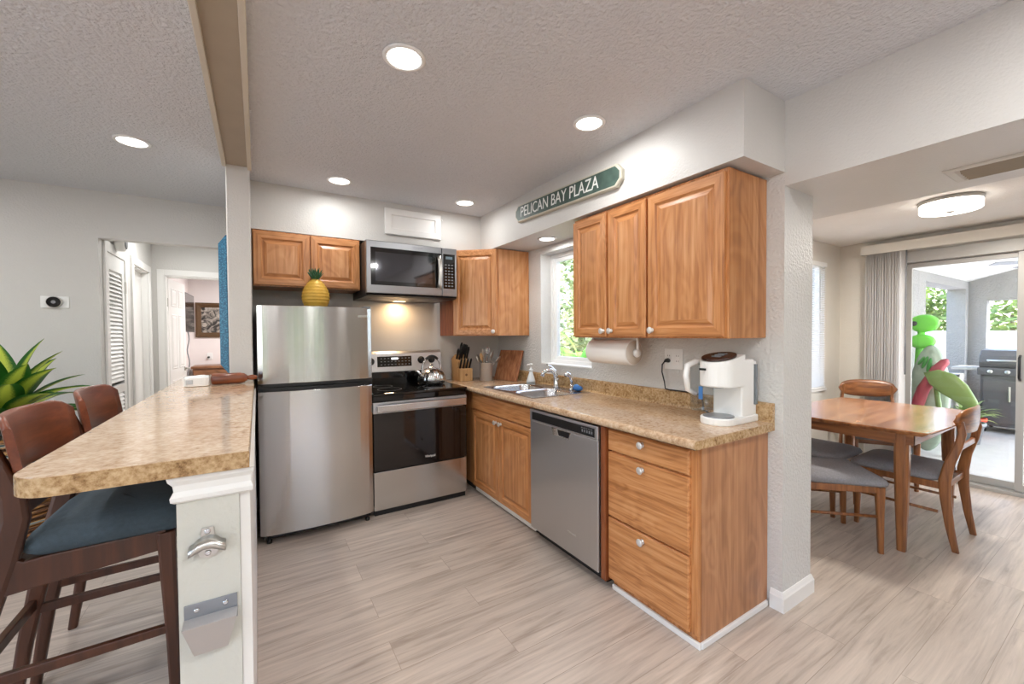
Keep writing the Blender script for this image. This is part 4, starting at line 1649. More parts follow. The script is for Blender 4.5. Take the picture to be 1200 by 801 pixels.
t = thing('cutting_board', 'reddish wooden cutting board leaning in the corner behind the sink', 'cutting board', (-0.1, 0.1, 0.9165))
m = MB()
a0, a1 = Vector((-0.118, -0.225, 0.9175)), Vector((-0.188, 0.070, 0.9175))
tl = Vector((0.088, 0.012, 0.285))
nrm_ = (a1 - a0).cross(tl).normalized()
m.prism([a0, a1, a1 + tl, a0 + tl], nrm_ * 0.020)
if nrm_.x < 0:
    m = MB()
    m.prism([a0, a1, a1 + tl, a0 + tl], -nrm_ * 0.020)
m.build('board', BOARD, t, bevel=0.006)

# ------------------------------------------------------------------ sign on the soffit
t = thing('street_sign', 'long green sign reading PELICAN BAY PLAZA on the soffit over the window', 'sign', (-0.37, -1.21, 2.21))
Y0, Y1 = -0.648, -1.772
zc0, zc1 = 2.304, 2.262
su = Vector((0, Y1 - Y0, zc1 - zc0)).normalized()
sv = Vector((0, su.z, -su.y))
if sv.z < 0:
    sv = -sv
sc_ = Vector((-0.3535, (Y0 + Y1) / 2, (zc0 + zc1) / 2))
L2, H2, c_ = 0.562, 0.067, 0.04


def oct_(l, h, c):
    return [(-l + c, -h), (l - c, -h), (l, -h + c), (l, h - c), (l - c, h), (-l + c, h), (-l, h - c), (-l, -h + c)]


def spt(a, b, d):
    return sc_ + su * a + sv * b + Vector((-d, 0, 0))


m = MB()
m.loft([[spt(a, b, 0) for a, b in oct_(L2, H2, c_)], [spt(a, b, 0.022) for a, b in oct_(L2, H2, c_)], [spt(a, b, 0.028) for a, b in oct_(L2 - 0.006, H2 - 0.006, c_ - 0.003)]])
m.build('board', SIGNB, t)
m = MB()
m.loft([[spt(a, b, 0.0275) for a, b in oct_(L2 - 0.014, H2 - 0.013, c_ - 0.006)], [spt(a, b, 0.0290) for a, b in oct_(L2 - 0.014, H2 - 0.013, c_ - 0.006)]])
m.build('field', SIGNG, t)
text('lettering', 'PELICAN BAY PLAZA', 0.112, LETTER, t, spt(-0.05, 0.0, 0.0298), su, sv, width=0.86)

# ------------------------------------------------------------------ paper towel, outlet, coffee maker
t = thing('paper_towel_holder', 'white bracket holding a paper towel roll under the oak wall cabinet', 'paper towel holder', (-0.17, -1.5, 1.33))
m = MB()
m.tube([(-0.17, -1.325, 1.322), (-0.17, -1.70, 1.322), (-0.17, -1.705, 1.315), (-0.17, -1.705, 1.235)], 0.008, 10)
m.tube([(-0.17, -1.31, 1.322), (-0.17, -1.305, 1.315), (-0.17, -1.305, 1.235)], 0.008, 10)
m.build('arm', WHITEP, t)
m = MB()
m.lathe((-0.17, -1.686, 1.235), [(0.022, 0.0), (0.027, -0.012), (0.022, -0.026), (0.006, -0.032)], 20, axis='y')
m.lathe((-0.17, -1.295, 1.235), [(0.020, 0.0), (0.020, -0.015)], 20, axis='y')
m.build('hub', WHITEP, t)
t = thing('paper_towel', 'white paper towel roll hanging under the oak wall cabinet', 'paper towel', (-0.17, -1.5, 1.155))
m = MB()
m.lathe((-0.17, -1.5, 1.237), [(0.020, -0.178), (0.078, -0.178), (0.0795, -0.175), (0.0795, 0.175), (0.078, 0.178), (0.020, 0.178)], 44, axis='y', cap=False)
m.loft([[Vector((-0.17 + 0.020 * math.cos(a), y, 1.237 + 0.020 * math.sin(a))) for a in [2 * math.pi * k / 20 for k in range(20)]] for y in (-1.678, -1.322)], cap=False, smooth=True)
m.build('roll', PAPER, t)
m = MB()
m.lathe((-0.17, -1.5, 1.237), [(0.0195, -0.179), (0.0195, 0.179)], 24, axis='y')
m.build('core', CARD, t)
m = MB()
m.lathe((-0.17, -1.5, 1.237), [(0.021, -0.1786), (0.073, -0.1786), (0.073, -0.1780), (0.021, -0.1780)], 40, axis='y', cap=False)
m.build('roll_end', plain('roll_end_paper', srgb(218, 208, 196), 0.9, vary=0.06), t)

t = thing('wall_outlet', 'white double outlet plate on the wall above the backsplash', 'outlet', (0, -1.836, 1.135))
B(-0.006, 0.0, -1.900, -1.772, 1.136, 1.262).build('plate', WHITEP, t, bevel=0.003)
m = MB()
for y in (-1.805, -1.867):
    m.box(-0.0085, -0.005, y - 0.017, y + 0.017, 1.165, 1.233)
o_ = m.build('receptacle', WHITEP, t, bevel=0.002)
m = MB()
for y in (-1.805, -1.867):
    for z in (1.182, 1.214):
        m.box(-0.0090, -0.008, y - 0.008, y - 0.0055, z, z + 0.009)
        m.box(-0.0090, -0.008, y + 0.0055, y + 0.008, z, z + 0.009)
m.build('slots', DARKMET, o_)
t = thing('power_cord', 'black power cord from the wall outlet to the white coffee maker', 'cord', (-0.03, -1.85, 1.01))
m = MB()
m.tube([(-0.006, -1.805, 1.188), (-0.018, -1.805, 1.190), (-0.030, -1.803, 1.190), (-0.040, -1.800, 1.184)], [0.013, 0.014, 0.011, 0.007], 12)
m.build('plug', BLACK, t)
m = MB()
m.tube([(-0.038, -1.800, 1.186), (-0.052, -1.792, 1.165), (-0.052, -1.79, 1.12), (-0.042, -1.80, 1.06), (-0.034, -1.80, 1.018), (-0.028, -1.82, 1.013), (-0.030, -1.90, 1.014), (-0.034, -1.99, 1.014), (-0.045, -2.05, 1.005), (-0.075, -2.075, 0.97), (-0.082, -2.085, 0.935), (-0.075, -2.115, 0.923), (-0.06, -2.16, 0.923)], 0.0042, 8)
m.build('cable', BLACK, t)

CM = Vector((-0.175, -2.255, 0.9165))
t = thing('coffee_maker', 'white single serve coffee maker at the end of the worktop', 'coffee maker', CM)
YA, YC = -2.340, -2.190          # sides
ym = (YA + YC) / 2


def dshape(x_back, x_front, hw, z, n=18):
    """rounded front towards -x"""
    r = hw
    pts = [Vector((x_back, ym - hw, z)), Vector((x_back, ym + hw, z))]
    cx = x_front + r
    for k in range(n + 1):
        a = math.pi / 2 + math.pi * k / n
        pts.append(Vector((cx + r * math.cos(a), ym + r * math.sin(a), z)))
    return pts


m = MB()
m.loft([dshape(-0.03, -0.318, 0.078, 0.9165), dshape(-0.03, -0.320, 0.080, 0.922), dshape(-0.03, -0.320, 0.080, 0.945), dshape(-0.03, -0.316, 0.077, 0.950)])
m.build('base', WHITEP, t)
m = MB()
m.lathe((-0.238, ym, 0.950), [(0.070, 0), (0.070, 0.004), (0.060, 0.005), (0.02, 0.003)], 36)
m.build('drip_tray', plain('tray_grey', srgb(150, 152, 156), 0.3, 0.5), t)
m = MB()
m.box(-0.165, -0.055, YA, YC, 0.945, 1.226)
m.build('column', WHITEP, t, bevel=0.008)
m = MB()
l0 = dshape(-0.15, -0.318, 0.080, 1.098)
l1 = dshape(-0.15, -0.322, 0.081, 1.104)
l2 = dshape(-0.15, -0.322, 0.081, 1.200)
l3 = [Vector((p.x, p.y, 1.216 + (p.x + 0.322) * 0.20)) for p in l2]
m.loft([l0, l1, l2, l3])
hd_ = m.build('brew_head', WHITEP, t)
m = MB()
m.loft([[Vector((-0.236 + 0.080 * math.cos(a), ym + 0.077 * math.sin(a), 1.2175 + (-0.236 + 0.080 * math.cos(a) + 0.322) * 0.20 + dz)) for a in [2 * math.pi * k / 36 for k in range(36)]] for dz in (0, 0.012)])
lidd = m.build('lid', BROWND, hd_, bevel=0.003)
m = MB()
for k in range(3):
    m.box(-0.262 + k * 0.026, -0.244 + k * 0.026, ym - 0.022, ym + 0.022, 1.2295 + 0.012 + k * 0.0052, 1.2330 + 0.012 + k * 0.0052)
m.build('buttons', GREY, lidd)
m = B(-0.326, -0.318, ym + 0.012, ym + 0.045, 1.176, 1.186)
m.build('front_mark', BLACK, hd_)
m = MB()
m.lathe((-0.250, ym, 1.090), [(0.030, 0), (0.034, 0.01)], 20)
m.build('nozzle', GREY, hd_)
m = MB()
m.box(-0.055, -0.028, YA + 0.004, YC - 0.004, 0.9166, 1.215)
m.build('back', WHITEP, t, bevel=0.006)
m = B(-0.052, -0.034, YA - 0.004, YA + 0.01, 1.00, 1.200)
m.build('water_gauge', plain('gauge', srgb(120, 128, 134), 0.15), t)
# pitcher-like tank with loop handle on the far side
m = MB()
m.box(-0.235, -0.100, YC + 0.004, YC + 0.085, 0.955, 1.205)
m.build('water_tank', CLEARP, t, bevel=0.012)
m = MB()
m.tube([(-0.175, YC + 0.04, 1.200), (-0.24, YC + 0.05, 1.208), (-0.285, YC + 0.062, 1.19), (-0.295, YC + 0.064, 1.14), (-0.285, YC + 0.060, 1.07), (-0.235, YC + 0.05, 1.045)], [0.014, 0.015, 0.016, 0.015, 0.014, 0.012], 12)
m.build('tank_handle', WHITEP, t)
B(-0.2375, -0.2352, YC + 0.010, YC + 0.032, 1.02, 1.085).build('tank_label', BLUELBL, t)

# ------------------------------------------------------------------ bar counter and what is on it
t = thing('bar_counter', 'speckled tan laminate bar top with a rounded corner on the white knee wall', 'bar counter', (-2.38, -1.1, 1.024))
BX0, BX1, BY0, BY1 = -2.595, -2.168, -2.196, 0.38


def bar_outline(z, g=0.0):
    pts = [Vector((BX1 - g, BY0 + g, z)), Vector((BX1 - g, -0.342, z)), Vector((-2.300, -0.342, z)), Vector((-2.300, BY1, z)), Vector((BX0 + g, BY1, z))]
    r = 0.085
    for k in range(11):
        a = math.pi + math.pi / 2 * k / 10
        pts.append(Vector((BX0 + r + (r - g) * math.cos(a), BY0 + r + (r - g) * math.sin(a), z)))
    return pts


m = MB()
m.loft([bar_outline(1.024, 0.002), bar_outline(1.026, 0.0008), bar_outline(1.065, 0.0008), bar_outline(1.067, 0.0015)])
m.build('slab', STONE, t)
m = MB()
m.loft([bar_outline(1.0245, 0.0007), bar_outline(1.0245), bar_outline(1.0655), bar_outline(1.0655, 0.0007)], cap=False)
m.build('edge_band', STONEE, t)
# the white device and the rolling pin
t = thing('speaker_dock', 'low white plastic device with a dark display on the far end of the bar', 'speaker', (-2.445, -0.43, 1.067))
m = MB()
lo_ = []
for z, g in ((1.0675, 0.004), (1.071, 0.0), (1.117, 0.0), (1.124, 0.006)):
    lo_.append(rrect(-2.508 + g, -2.388 - g, -0.486 + g, -0.38 - g, 0.03, z))
m.loft(lo_)
m.build('body', WHITEP, t)
m = MB()
m.box(-2.495, -2.462, -0.4885, -0.484, 1.082, 1.107)
m.build('display', plain('device_display', srgb(190, 194, 198), 0.3), t, bevel=0.002)
m = MB()
m.lathe((-2.43, -0.425, 1.124), [(0.022, 0), (0.022, 0.004), (0.016, 0.005)], 20)
m.build('top_dial', WHITEP, t)
t = thing('rolling_pin', 'brown wooden rolling pin lying across the far end of the bar', 'rolling pin', (-2.28, -0.43, 1.067))
m = MB()
m.lathe((-2.28, -0.43, 1.101), [(0.020, -0.102), (0.033, -0.096), (0.033, 0.040), (0.028, 0.062), (0.016, 0.078)], 28, axis='x')
m.build('roller', PINW, t)
m = MB()
m.lathe((-2.28, -0.43, 1.101), [(0.011, 0.076), (0.013, 0.085), (0.016, 0.100), (0.014, 0.118), (0.009, 0.130)], 20, axis='x')
m.build('handle', PINW, t)

# bottle opener and cap catcher on the end of the knee wall
EYF = -2.1725
t = thing('bottle_opener', 'brushed metal wall bottle opener on the end of the bar wall', 'bottle opener', (-2.258, EYF, 0.84))
m = MB()
m.prism([(-2.270, EYF, 0.885), (-2.246, EYF, 0.885), (-2.243, EYF, 0.862), (-2.233, EYF, 0.835), (-2.240, EYF, 0.815), (-2.258, EYF, 0.808), (-2.276, EYF, 0.815), (-2.283, EYF, 0.835), (-2.273, EYF, 0.862)], (0, -0.004, 0))
m.build('back_plate', NICKEL, t, bevel=0.001)
m = MB()
lp = []
for k in range(9):
    a = -1 + k / 4
    x = -2.258 + a * 0.037
    zc = 0.852 - 0.020 * a * a + (0.004 if abs(a) > 0.9 else 0)
    h = 0.014 if abs(a) < 0.6 else 0.011
    lp.append([Vector((x, EYF - 0.004, zc - h)), Vector((x, EYF - 0.030, zc - h * 0.7)), Vector((x, EYF - 0.032, zc + h * 0.4)), Vector((x, EYF - 0.004, zc + h))])
m.loft(lp, smooth=True)
m.build('jaw', NICKEL, t)
for z in (0.876, 0.822):
    m = MB()
    m.lathe((-2.258, EYF - 0.004, z), [(0.007, 0), (0.007, -0.002), (0.004, -0.0035)], 14, axis='y')
    m.build('screw', CHROME, t)
t = thing('cap_catcher', 'metal bottle cap catcher screwed to the end of the bar wall', 'cap catcher', (-2.255, EYF, 0.62))
m = MB()
m.box(-2.308, -2.200, EYF - 0.003, EYF, 0.640, 0.702)
m.build('back_plate', plain('catcher_steel', srgb(150, 154, 160), 0.35, 0.8, vary=0.04), t, bevel=0.001)
m = MB()
m.loft([[Vector((x, y, z)) for x, y in ((-2.308, EYF - 0.003), (-2.200, EYF - 0.003), (-2.200, EYF - 0.046), (-2.308, EYF - 0.046))] for z in (0.668,)] +
       [[Vector((-2.288, EYF - 0.003, 0.585)), Vector((-2.220, EYF - 0.003, 0.585)), Vector((-2.220, EYF - 0.022, 0.585)), Vector((-2.288, EYF - 0.022, 0.585))]], cap=True)
# hollow it: an inner skin
m.loft([[Vector((x, y, 0.6685)) for x, y in ((-2.305, EYF - 0.006), (-2.203, EYF - 0.006), (-2.203, EYF - 0.043), (-2.305, EYF - 0.043))],
        [Vector((x, y, 0.66)) for x, y in ((-2.303, EYF - 0.007), (-2.205, EYF - 0.007), (-2.205, EYF - 0.041), (-2.303, EYF - 0.041))]], cap=True)
m.build('pocket', plain('catcher_pocket', srgb(196, 192, 190), 0.4, 0.6, vary=0.04), t)
for x in (-2.283, -2.225):
    m = MB()
    m.lathe((x, EYF - 0.003, 0.686), [(0.006, 0), (0.006, -0.003), (0.003, -0.004)], 14, axis='y')
    m.build('screw', CHROME, t)

# ------------------------------------------------------------------ bar stools (local: faces +x)


def bar_stool(loc, rz, label):
    t = thing('bar_stool', label, 'bar stool', loc, rz, 'bar stools')
    HW = 0.195
    for s in (-1, 1):
        # rear leg and post in one curved piece, oval section
        pts = [(-0.325, 0.0), (-0.285, 0.28), (-0.235, 0.55), (-0.192, 0.72), (-0.165, 0.84), (-0.168, 0.90), (-0.195, 1.00), (-0.222, 1.085)]
        wd = [0.016, 0.021, 0.027, 0.032, 0.030, 0.026, 0.020, 0.014]
        lp = []
        for (x, z), w in zip(pts, wd):
            th = 0.016
            y = s * (HW - 0.004 * (z < 0.1))
            lp.append([Vector((x + w * c * 1.0, y + th * q, z)) for c, q in ((1, -0.6), (1, 0.6), (0.6, 1), (-0.6, 1), (-1, 0.6), (-1, -0.6), (-0.6, -1), (0.6, -1))])
        MB().loft(lp, smooth=False).build('rear_leg', WALN, t, local=True, bevel=0.004)
        pts = [(0.182, 0.0), (0.176, 0.35), (0.168, 0.60), (0.165, 0.72)]
        wd = [0.013, 0.017, 0.022, 0.024]
        lp = []
        for (x, z), w in zip(pts, wd):
            y = s * HW
            lp.append([Vector((x + w * c, y + w * 0.8 * q, z)) for c, q in ((1, -0.6), (1, 0.6), (0.6, 1), (-0.6, 1), (-1, 0.6), (-1, -0.6), (-0.6, -1), (0.6, -1))])
        MB().loft(lp).build('front_leg', WALN, t, local=True, bevel=0.004)
        # deep side rail
        m = MB()
        m.prism([(-0.205, s * HW - 0.011, 0.625), (0.165, s * HW - 0.011, 0.665), (0.165, s * HW - 0.011, 0.728), (-0.10, s * HW - 0.011, 0.722), (-0.150, s * HW - 0.011, 0.716), (-0.185, s * HW - 0.011, 0.738)], (0, 0.022, 0))
        m.build('side_rail', WALN, t, local=True, bevel=0.004)
        m = MB()
        m.prism([(-0.268, s * HW - 0.010, 0.372), (0.172, s * HW - 0.010, 0.385), (0.172, s * HW - 0.010, 0.412), (-0.260, s * HW - 0.010, 0.405)], (0, 0.020, 0))
        m.build('footrest', WALN, t, local=True, bevel=0.003)
    B(0.155, 0.178, -HW, HW, 0.655, 0.722).build('front_rail', WALN, t, local=True, bevel=0.003)
    B(-0.272, -0.250, -HW, HW, 0.395, 0.430).build('rear_stretcher', WALN, t, local=True, bevel=0.003)
    B(-0.178, -0.152, -HW, HW, 0.838, 0.880).build('back_rail', WALN, t, local=True, bevel=0.005)
    B(-0.200, -0.172, -HW, HW, 0.660, 0.715).build('rear_rail', WALN, t, local=True, bevel=0.003)
    # domed cushion
    lp = []
    for k, (g, z) in enumerate(((0.012, 0.722), (0.0, 0.735), (0.0, 0.752), (0.012, 0.775), (0.045, 0.800), (0.10, 0.816), (0.16, 0.822))):
        lp.append(rrect(-0.165 + g, 0.235 - g, -0.212 + g, 0.212 - g, max(0.06 - g * 0.1, 0.03), z, 6))
    m = MB()
    m.loft(lp, smooth=True)
    m.build('cushion', FABB, t, local=True)
    # curved backrest plate
    lp = []
    n = 16
    for k in range(n + 1):
        a = -1 + 2 * k / n
        y = a * 0.225
        xo = -0.212 + 0.055 * a * a
        hh = 0.090 * (1 - 0.34 * max(0, (abs(a) - 0.7) / 0.3) ** 2.2)
        zc = 1.045
        ring = []
        for cx_, cz_ in ((0.009, -0.9), (0.0095, -0.3), (0.0095, 0.3), (0.009, 0.9), (0.004, 1.0), (-0.004, 1.0), (-0.009, 0.9), (-0.0095, 0.3), (-0.0095, -0.3), (-0.009, -0.9), (-0.004, -1.0), (0.004, -1.0)):
            z = zc + hh * cz_
            ring.append(Vector((xo + cx_ - 0.16 * (z - zc), y, z)))
        lp.append(ring)
    m = MB()
    m.loft(lp, smooth=True)
    m.build('backrest', WALNY, t, local=True)
    return t


st = bar_stool((-2.575, -1.50, 0), 0, 'dark walnut bar stool with blue grey cushion, nearest the bar end')
dup(st, (-2.575, -0.93, 0), 0, 'dark walnut bar stool farther along the bar, partly behind the first stool')

# ------------------------------------------------------------------ plant, left wall things
PB = Vector((-3.42, 0.22, 0))
t = thing('plant_basket', 'tall round basket of striped rattan rods under the leafy plant', 'basket', PB)
m = MB()
for i in range(26):
    z = 0.02 + i * 0.030
    r = 0.24 + 0.03 * math.sin(math.pi * i / 25)
    m.lathe(PB + Vector((0, 0, z)), [(r - 0.013, -0.013), (r, -0.013), (r + 0.010, -0.006), (r + 0.012, 0.001), (r + 0.010, 0.008), (r, 0.014), (r - 0.013, 0.014)], 40, cap=False)
m.build('rods', RATTAN, t)
m = MB()
m.lathe(PB, [(0.235, 0.0), (0.235, 0.02), (0.245, 0.74), (0.02, 0.74)], 36)
m.build('liner', plain('basket_liner', srgb(60, 42, 28), 0.8), t)
t = thing('leafy_plant', 'striped green leafy plant in the rattan basket by the left wall', 'plant', PB + Vector((0, 0, 0.74)))
m = MB()
m.tube([PB + Vector((0, 0, 0.735)), PB + Vector((0.01, 0, 0.80)), PB + Vector((0.0, 0.01, 0.90)), PB + Vector((0.0, 0.0, 1.0))], [0.025, 0.022, 0.02, 0.012], 12)
m.build('stalk', STEM, t)
rnd = random.Random(21)
LEAVES = []
for k in range(17):
    az = k * 2.399 + rnd.uniform(-0.2, 0.2)
    el = 0.30 + 1.05 * (k / 16)
    LEAVES.append((az, el, rnd.uniform(0.40, 0.50)))
LEAVES += [(-0.45, 0.62, 0.52), (-0.75, 0.85, 0.50), (-1.2, 0.75, 0.46), (-0.25, 0.35, 0.48), (-2.2, 0.8, 0.46), (-1.7, 1.15, 0.44)]
for az, el, ln in LEAVES:
    m = MB()
    d = Vector((math.cos(az), math.sin(az), 0))
    sd_ = Vector((-d.y, d.x, 0))
    b0 = PB + Vector((0, 0, 0.83 + 0.10 * (el / 1.35)))
    n = 12
    pts, ang = [], el
    p = b0.copy()
    for k in range(n + 1):
        pts.append(p.copy())
        ang_k = el - 0.75 * (k / n) ** 1.6 * (1.3 - 0.5 * el)
        p = p + (d * math.cos(ang_k) + Vector((0, 0, math.sin(ang_k)))) * (ln / n)
    for k, p in enumerate(pts):
        u = k / n
        w = 0.064 * math.sin(math.pi * min(1, (u * 0.94 + 0.06)) ** 0.8) + 0.002
        up = Vector((0, 0, 1)) * (w * 0.35)
        i0 = len(m.v)
        m.v += [p - sd_ * w + up, p - sd_ * w * 0.5 + up * 0.2, p.copy(), p + sd_ * w * 0.5 + up * 0.2, p + sd_ * w + up]
        for j, uu_ in enumerate((0, 0.25, 0.5, 0.75, 1.0)):
            m.uv[i0 + j] = (uu_, u * 3)
        if k:
            for j in range(4):
                m.f.append([i0 - 5 + j, i0 - 4 + j, i0 + j + 1, i0 + j])
                m.mi.append(0)
                m.sm.append(True)
    lf_ = m.build('leaf', DRAC, t)

t = thing('thermostat', 'white wall plate with a round black thermostat on the far left wall', 'thermostat', (-3.38, 0.83, 1.60))
B(-3.455, -3.308, 0.822, 0.83, 1.566, 1.652).build('plate', WHITEP, t, bevel=0.004)
m = MB()
m.lathe((-3.382, 0.822, 1.609), [(0.041, 0), (0.041, -0.016), (0.037, -0.020)], 36, axis='y')
m.build('ring', NICKEL, t)
m = MB()
m.lathe((-3.382, 0.802, 1.609), [(0.037, 0), (0.037, -0.003), (0.034, -0.005)], 36, axis='y')
m.build('dial', GLOSSB, t)
m = MB()
m.lathe((-3.382, 0.797, 1.609), [(0.012, 0), (0.012, -0.0006)], 20, axis='y')
m.build('readout', GREY, t)

t = thing('door_chime', 'white domed door chime above the louvred closet door', 'door chime', (HX + 0.05, 1.25, 2.11))
m = MB()
m.lathe((HX + 0.017, 1.22, 2.135), [(0.062, 0), (0.066, 0.01), (0.066, 0.05), (0.050, 0.062)], 28, axis='x')
m.build('case', WHITEP, t)
m = MB()
m.lathe((HX + 0.079, 1.22, 2.135), [(0.045, 0), (0.045, 0.004), (0.03, 0.006)], 24, axis='x')
m.build('sounder', GREY, t)

# blue mosaic mirror on the hall side of the partition
t = thing('mosaic_mirror', 'blue mosaic framed mirror on the left face of the partition', 'mirror', (-2.32, -0.1, 1.13))
m = MB()
PX = -2.2975
MYc0, MYc1, Mz0, Mz1 = -0.315, 0.25, 1.125, 1.985
loops = []
for g, d in ((0, 0), (0.0, 0.006), (0.055, 0.046), (0.075, 0.046), (0.09, 0.02)):
    loops.append([Vector((PX - d, MYc0 + g * 0.35, Mz0 + g)), Vector((PX - d, MYc1 - g, Mz0 + g)), Vector((PX - d, MYc1 - g, Mz1 - g)), Vector((PX - d, MYc0 + g * 0.35, Mz1 - g))])
m.loft(loops)
m.build('frame', MOSAIC, t)
B(PX - 0.022, PX - 0.0195, MYc0 + 0.05, MYc1 - 0.1, Mz0 + 0.1, Mz1 - 0.1).build('glass', CHROME, t)

# bedroom things
t = thing('television', 'flat television on an arm in the bedroom beyond the hall', 'television', (-3.02, 5.1, 1.35))
ang = R(89)
m = MB()
tx = Vector((math.cos(ang), math.sin(ang), 0))
tn = Vector((tx.y, -tx.x, 0))
tc_ = Vector((-3.02, 4.55, 1.71))
tw, th = 0.42, 0.29


def tp(a, b, d):
    return tc_ + tx * a + Vector((0, 0, b)) + tn * d


m.loft([[tp(a, b, -0.05) for a, b in ((-tw, -th), (tw, -th), (tw, th), (-tw, th))], [tp(a, b, 0.0) for a, b in ((-tw, -th), (tw, -th), (tw, th), (-tw, th))]])
m.build('case', BLACK, t, bevel=0.004)
m = MB()
m.loft([[tp(a, b, 0.0) for a, b in ((-tw + 0.012, -th + 0.02), (tw - 0.012, -th + 0.02), (tw - 0.012, th - 0.012), (-tw + 0.012, th - 0.012))], [tp(a, b, 0.0015) for a, b in ((-tw + 0.012, -th + 0.02), (tw - 0.012, -th + 0.02), (tw - 0.012, th - 0.012), (-tw + 0.012, th - 0.012))]])
m.build('screen', SCREEN, t)
m = MB()
m.tube([tp(0, 0, -0.045), tp(0.05, 0, -0.09), Vector((-3.14, tc_.y + 0.1, 1.71))], 0.02, 10)
m.build('wall_arm', BLACK, t)
t = thing('television_cable', 'thin white cable hanging below the bedroom television', 'cable', tp(0, -th, -0.03))
m = MB()
c0 = tp(0.0, -th, -0.03)
m.tube([c0 + Vector((0.03 * math.sin(k * 0.9) * 0.4, 0, -0.055 * k)) for k in range(15)], 0.008, 8)
m.build('cord', GREY, t)
t = thing('framed_picture', 'dark framed flower picture on the bedroom far wall', 'picture', (-2.85, 5.49, 1.33))
m = MB()
frame_rings(m, (-3.048, 5.499, 1.335), (1, 0, 0), (0, 0, 1), (0, -1, 0), 0.50, 0.60, [(0, 0), (0, 0.03), (0.03, 0.04), (0.07, 0.03), (0.085, 0.018)])
m.build('frame', GILT, t)
m = B(-2.968, -2.628, 5.478, 5.482, 1.415, 1.855)
m.build('print', FLOWER, t)
t = thing('dresser', 'wooden dresser top seen through the bedroom doorway', 'dresser', (-2.5, 5.2, 0))
B(-3.05, -1.7, 4.98, 5.47, 0.08, 0.82).build('body', DRESSW, t, bevel=0.004)
B(-3.07, -1.68, 4.95, 5.48, 0.82, 0.86).build('top', DRESSW, t, bevel=0.006)
for x in (-3.04, -2.37):
    for z in (0.12, 0.36, 0.60):
        d = B(x, x + 0.64, 4.965, 4.985, z, z + 0.2).build('drawer', DRESSW, t, bevel=0.004)
        m = MB()
        m.ball((x + 0.32, 4.955, z + 0.1), 0.016)
        m.build('knob', GILT, d)
for x in (-3.0, -1.76):
    for y in (5.02, 5.42):
        B(x - 0.025, x + 0.025, y - 0.025, y + 0.025, 0, 0.08).build('leg', DRESSW, t)
t = thing('bedroom_outlet', 'small white outlet with a dark plug on the bedroom wall', 'outlet', (-2.86, 5.5, 1.0))
B(-2.90, -2.82, 5.492, 5.50, 0.94, 1.06).build('plate', WHITEP, t, bevel=0.003)
m = MB()
m.tube([(-2.875, 5.492, 0.985), (-2.875, 5.46, 0.985)], 0.018, 10)
m.build('plug', BLACK, t)

# ------------------------------------------------------------------ dining furniture
TX0, TX1, TY0, TY1, TZ = 1.135, 2.335, -2.690, -1.855, 0.765
t = thing('dining_table', 'warm brown wooden dining table with tapered legs beside the sliding door', 'dining table', ((TX0 + TX1) / 2, (TY0 + TY1) / 2, 0))
m = MB()


def bowtop(g, z):
    pts = []
    n = 10
    for (ax, ay), (bx, by), (nx, ny), bow in (((TX0, TY0), (TX1, TY0), (0, -1), 0.03), ((TX1, TY0), (TX1, TY1), (1, 0), 0.018), ((TX1, TY1), (TX0, TY1), (0, 1), 0.03), ((TX0, TY1), (TX0, TY0), (-1, 0), 0.018)):
        for k in range(n):
            a = k / n
            b = bow * (1 - (2 * a - 1) ** 2) - bow * 0.0
            x, y = ax + (bx - ax) * a + nx * (b - g), ay + (by - ay) * a + ny * (b - g)
            x = min(max(x, TX0 - 0.1 + g), TX1 + 0.1 - g)
            if k == 0:
                x += g * (1 if ax == TX0 else -1) * (1 if nx == 0 else 0)
                y += g * (1 if ay == TY0 else -1) * (1 if ny == 0 else 0)
            pts.append(Vector((x, y, z)))
    return pts


m.loft([bowtop(0.03, TZ - 0.03), bowtop(0.004, TZ - 0.012), bowtop(0.0, TZ - 0.006), bowtop(0.002, TZ)])
m.build('tabletop', TABW, t)
g = 0.075
for y in (TY0 + g, TY1 - g - 0.02):
    B(TX0 + g, TX1 - g, y, y + 0.02, TZ - 0.10, TZ - 0.029).build('apron', CHRWX, t)
for x in (TX0 + g - 0.002, TX1 - g - 0.02):
    B(x, x + 0.022, TY0 + g, TY1 - g, TZ - 0.10, TZ - 0.029).build('apron', CHRWY, t)
for x, y, sx, sy in ((TX0 + 0.105, TY0 + 0.135, -1, -1), (TX1 - 0.105, TY0 + 0.135, 1, -1), (TX0 + 0.105, TY1 - 0.10, -1, 1), (TX1 - 0.105, TY1 - 0.10, 1, 1)):
    m = MB()
    lp = []
    for z, r, o_ in ((TZ - 0.031, 0.036, 0), (0.50, 0.035, 0.003), (0.25, 0.029, 0.010), (0.0, 0.021, 0.018)):
        lp.append([Vector((x + sx * o_ + r * c, y + sy * o_ * 0.4 + r * q, z)) for c, q in ((1, -0.6), (1, 0.6), (0.6, 1), (-0.6, 1), (-1, 0.6), (-1, -0.6), (-0.6, -1), (0.6, -1))])
    m.loft(lp)
    m.build('leg', CHRW, t, bevel=0.003)


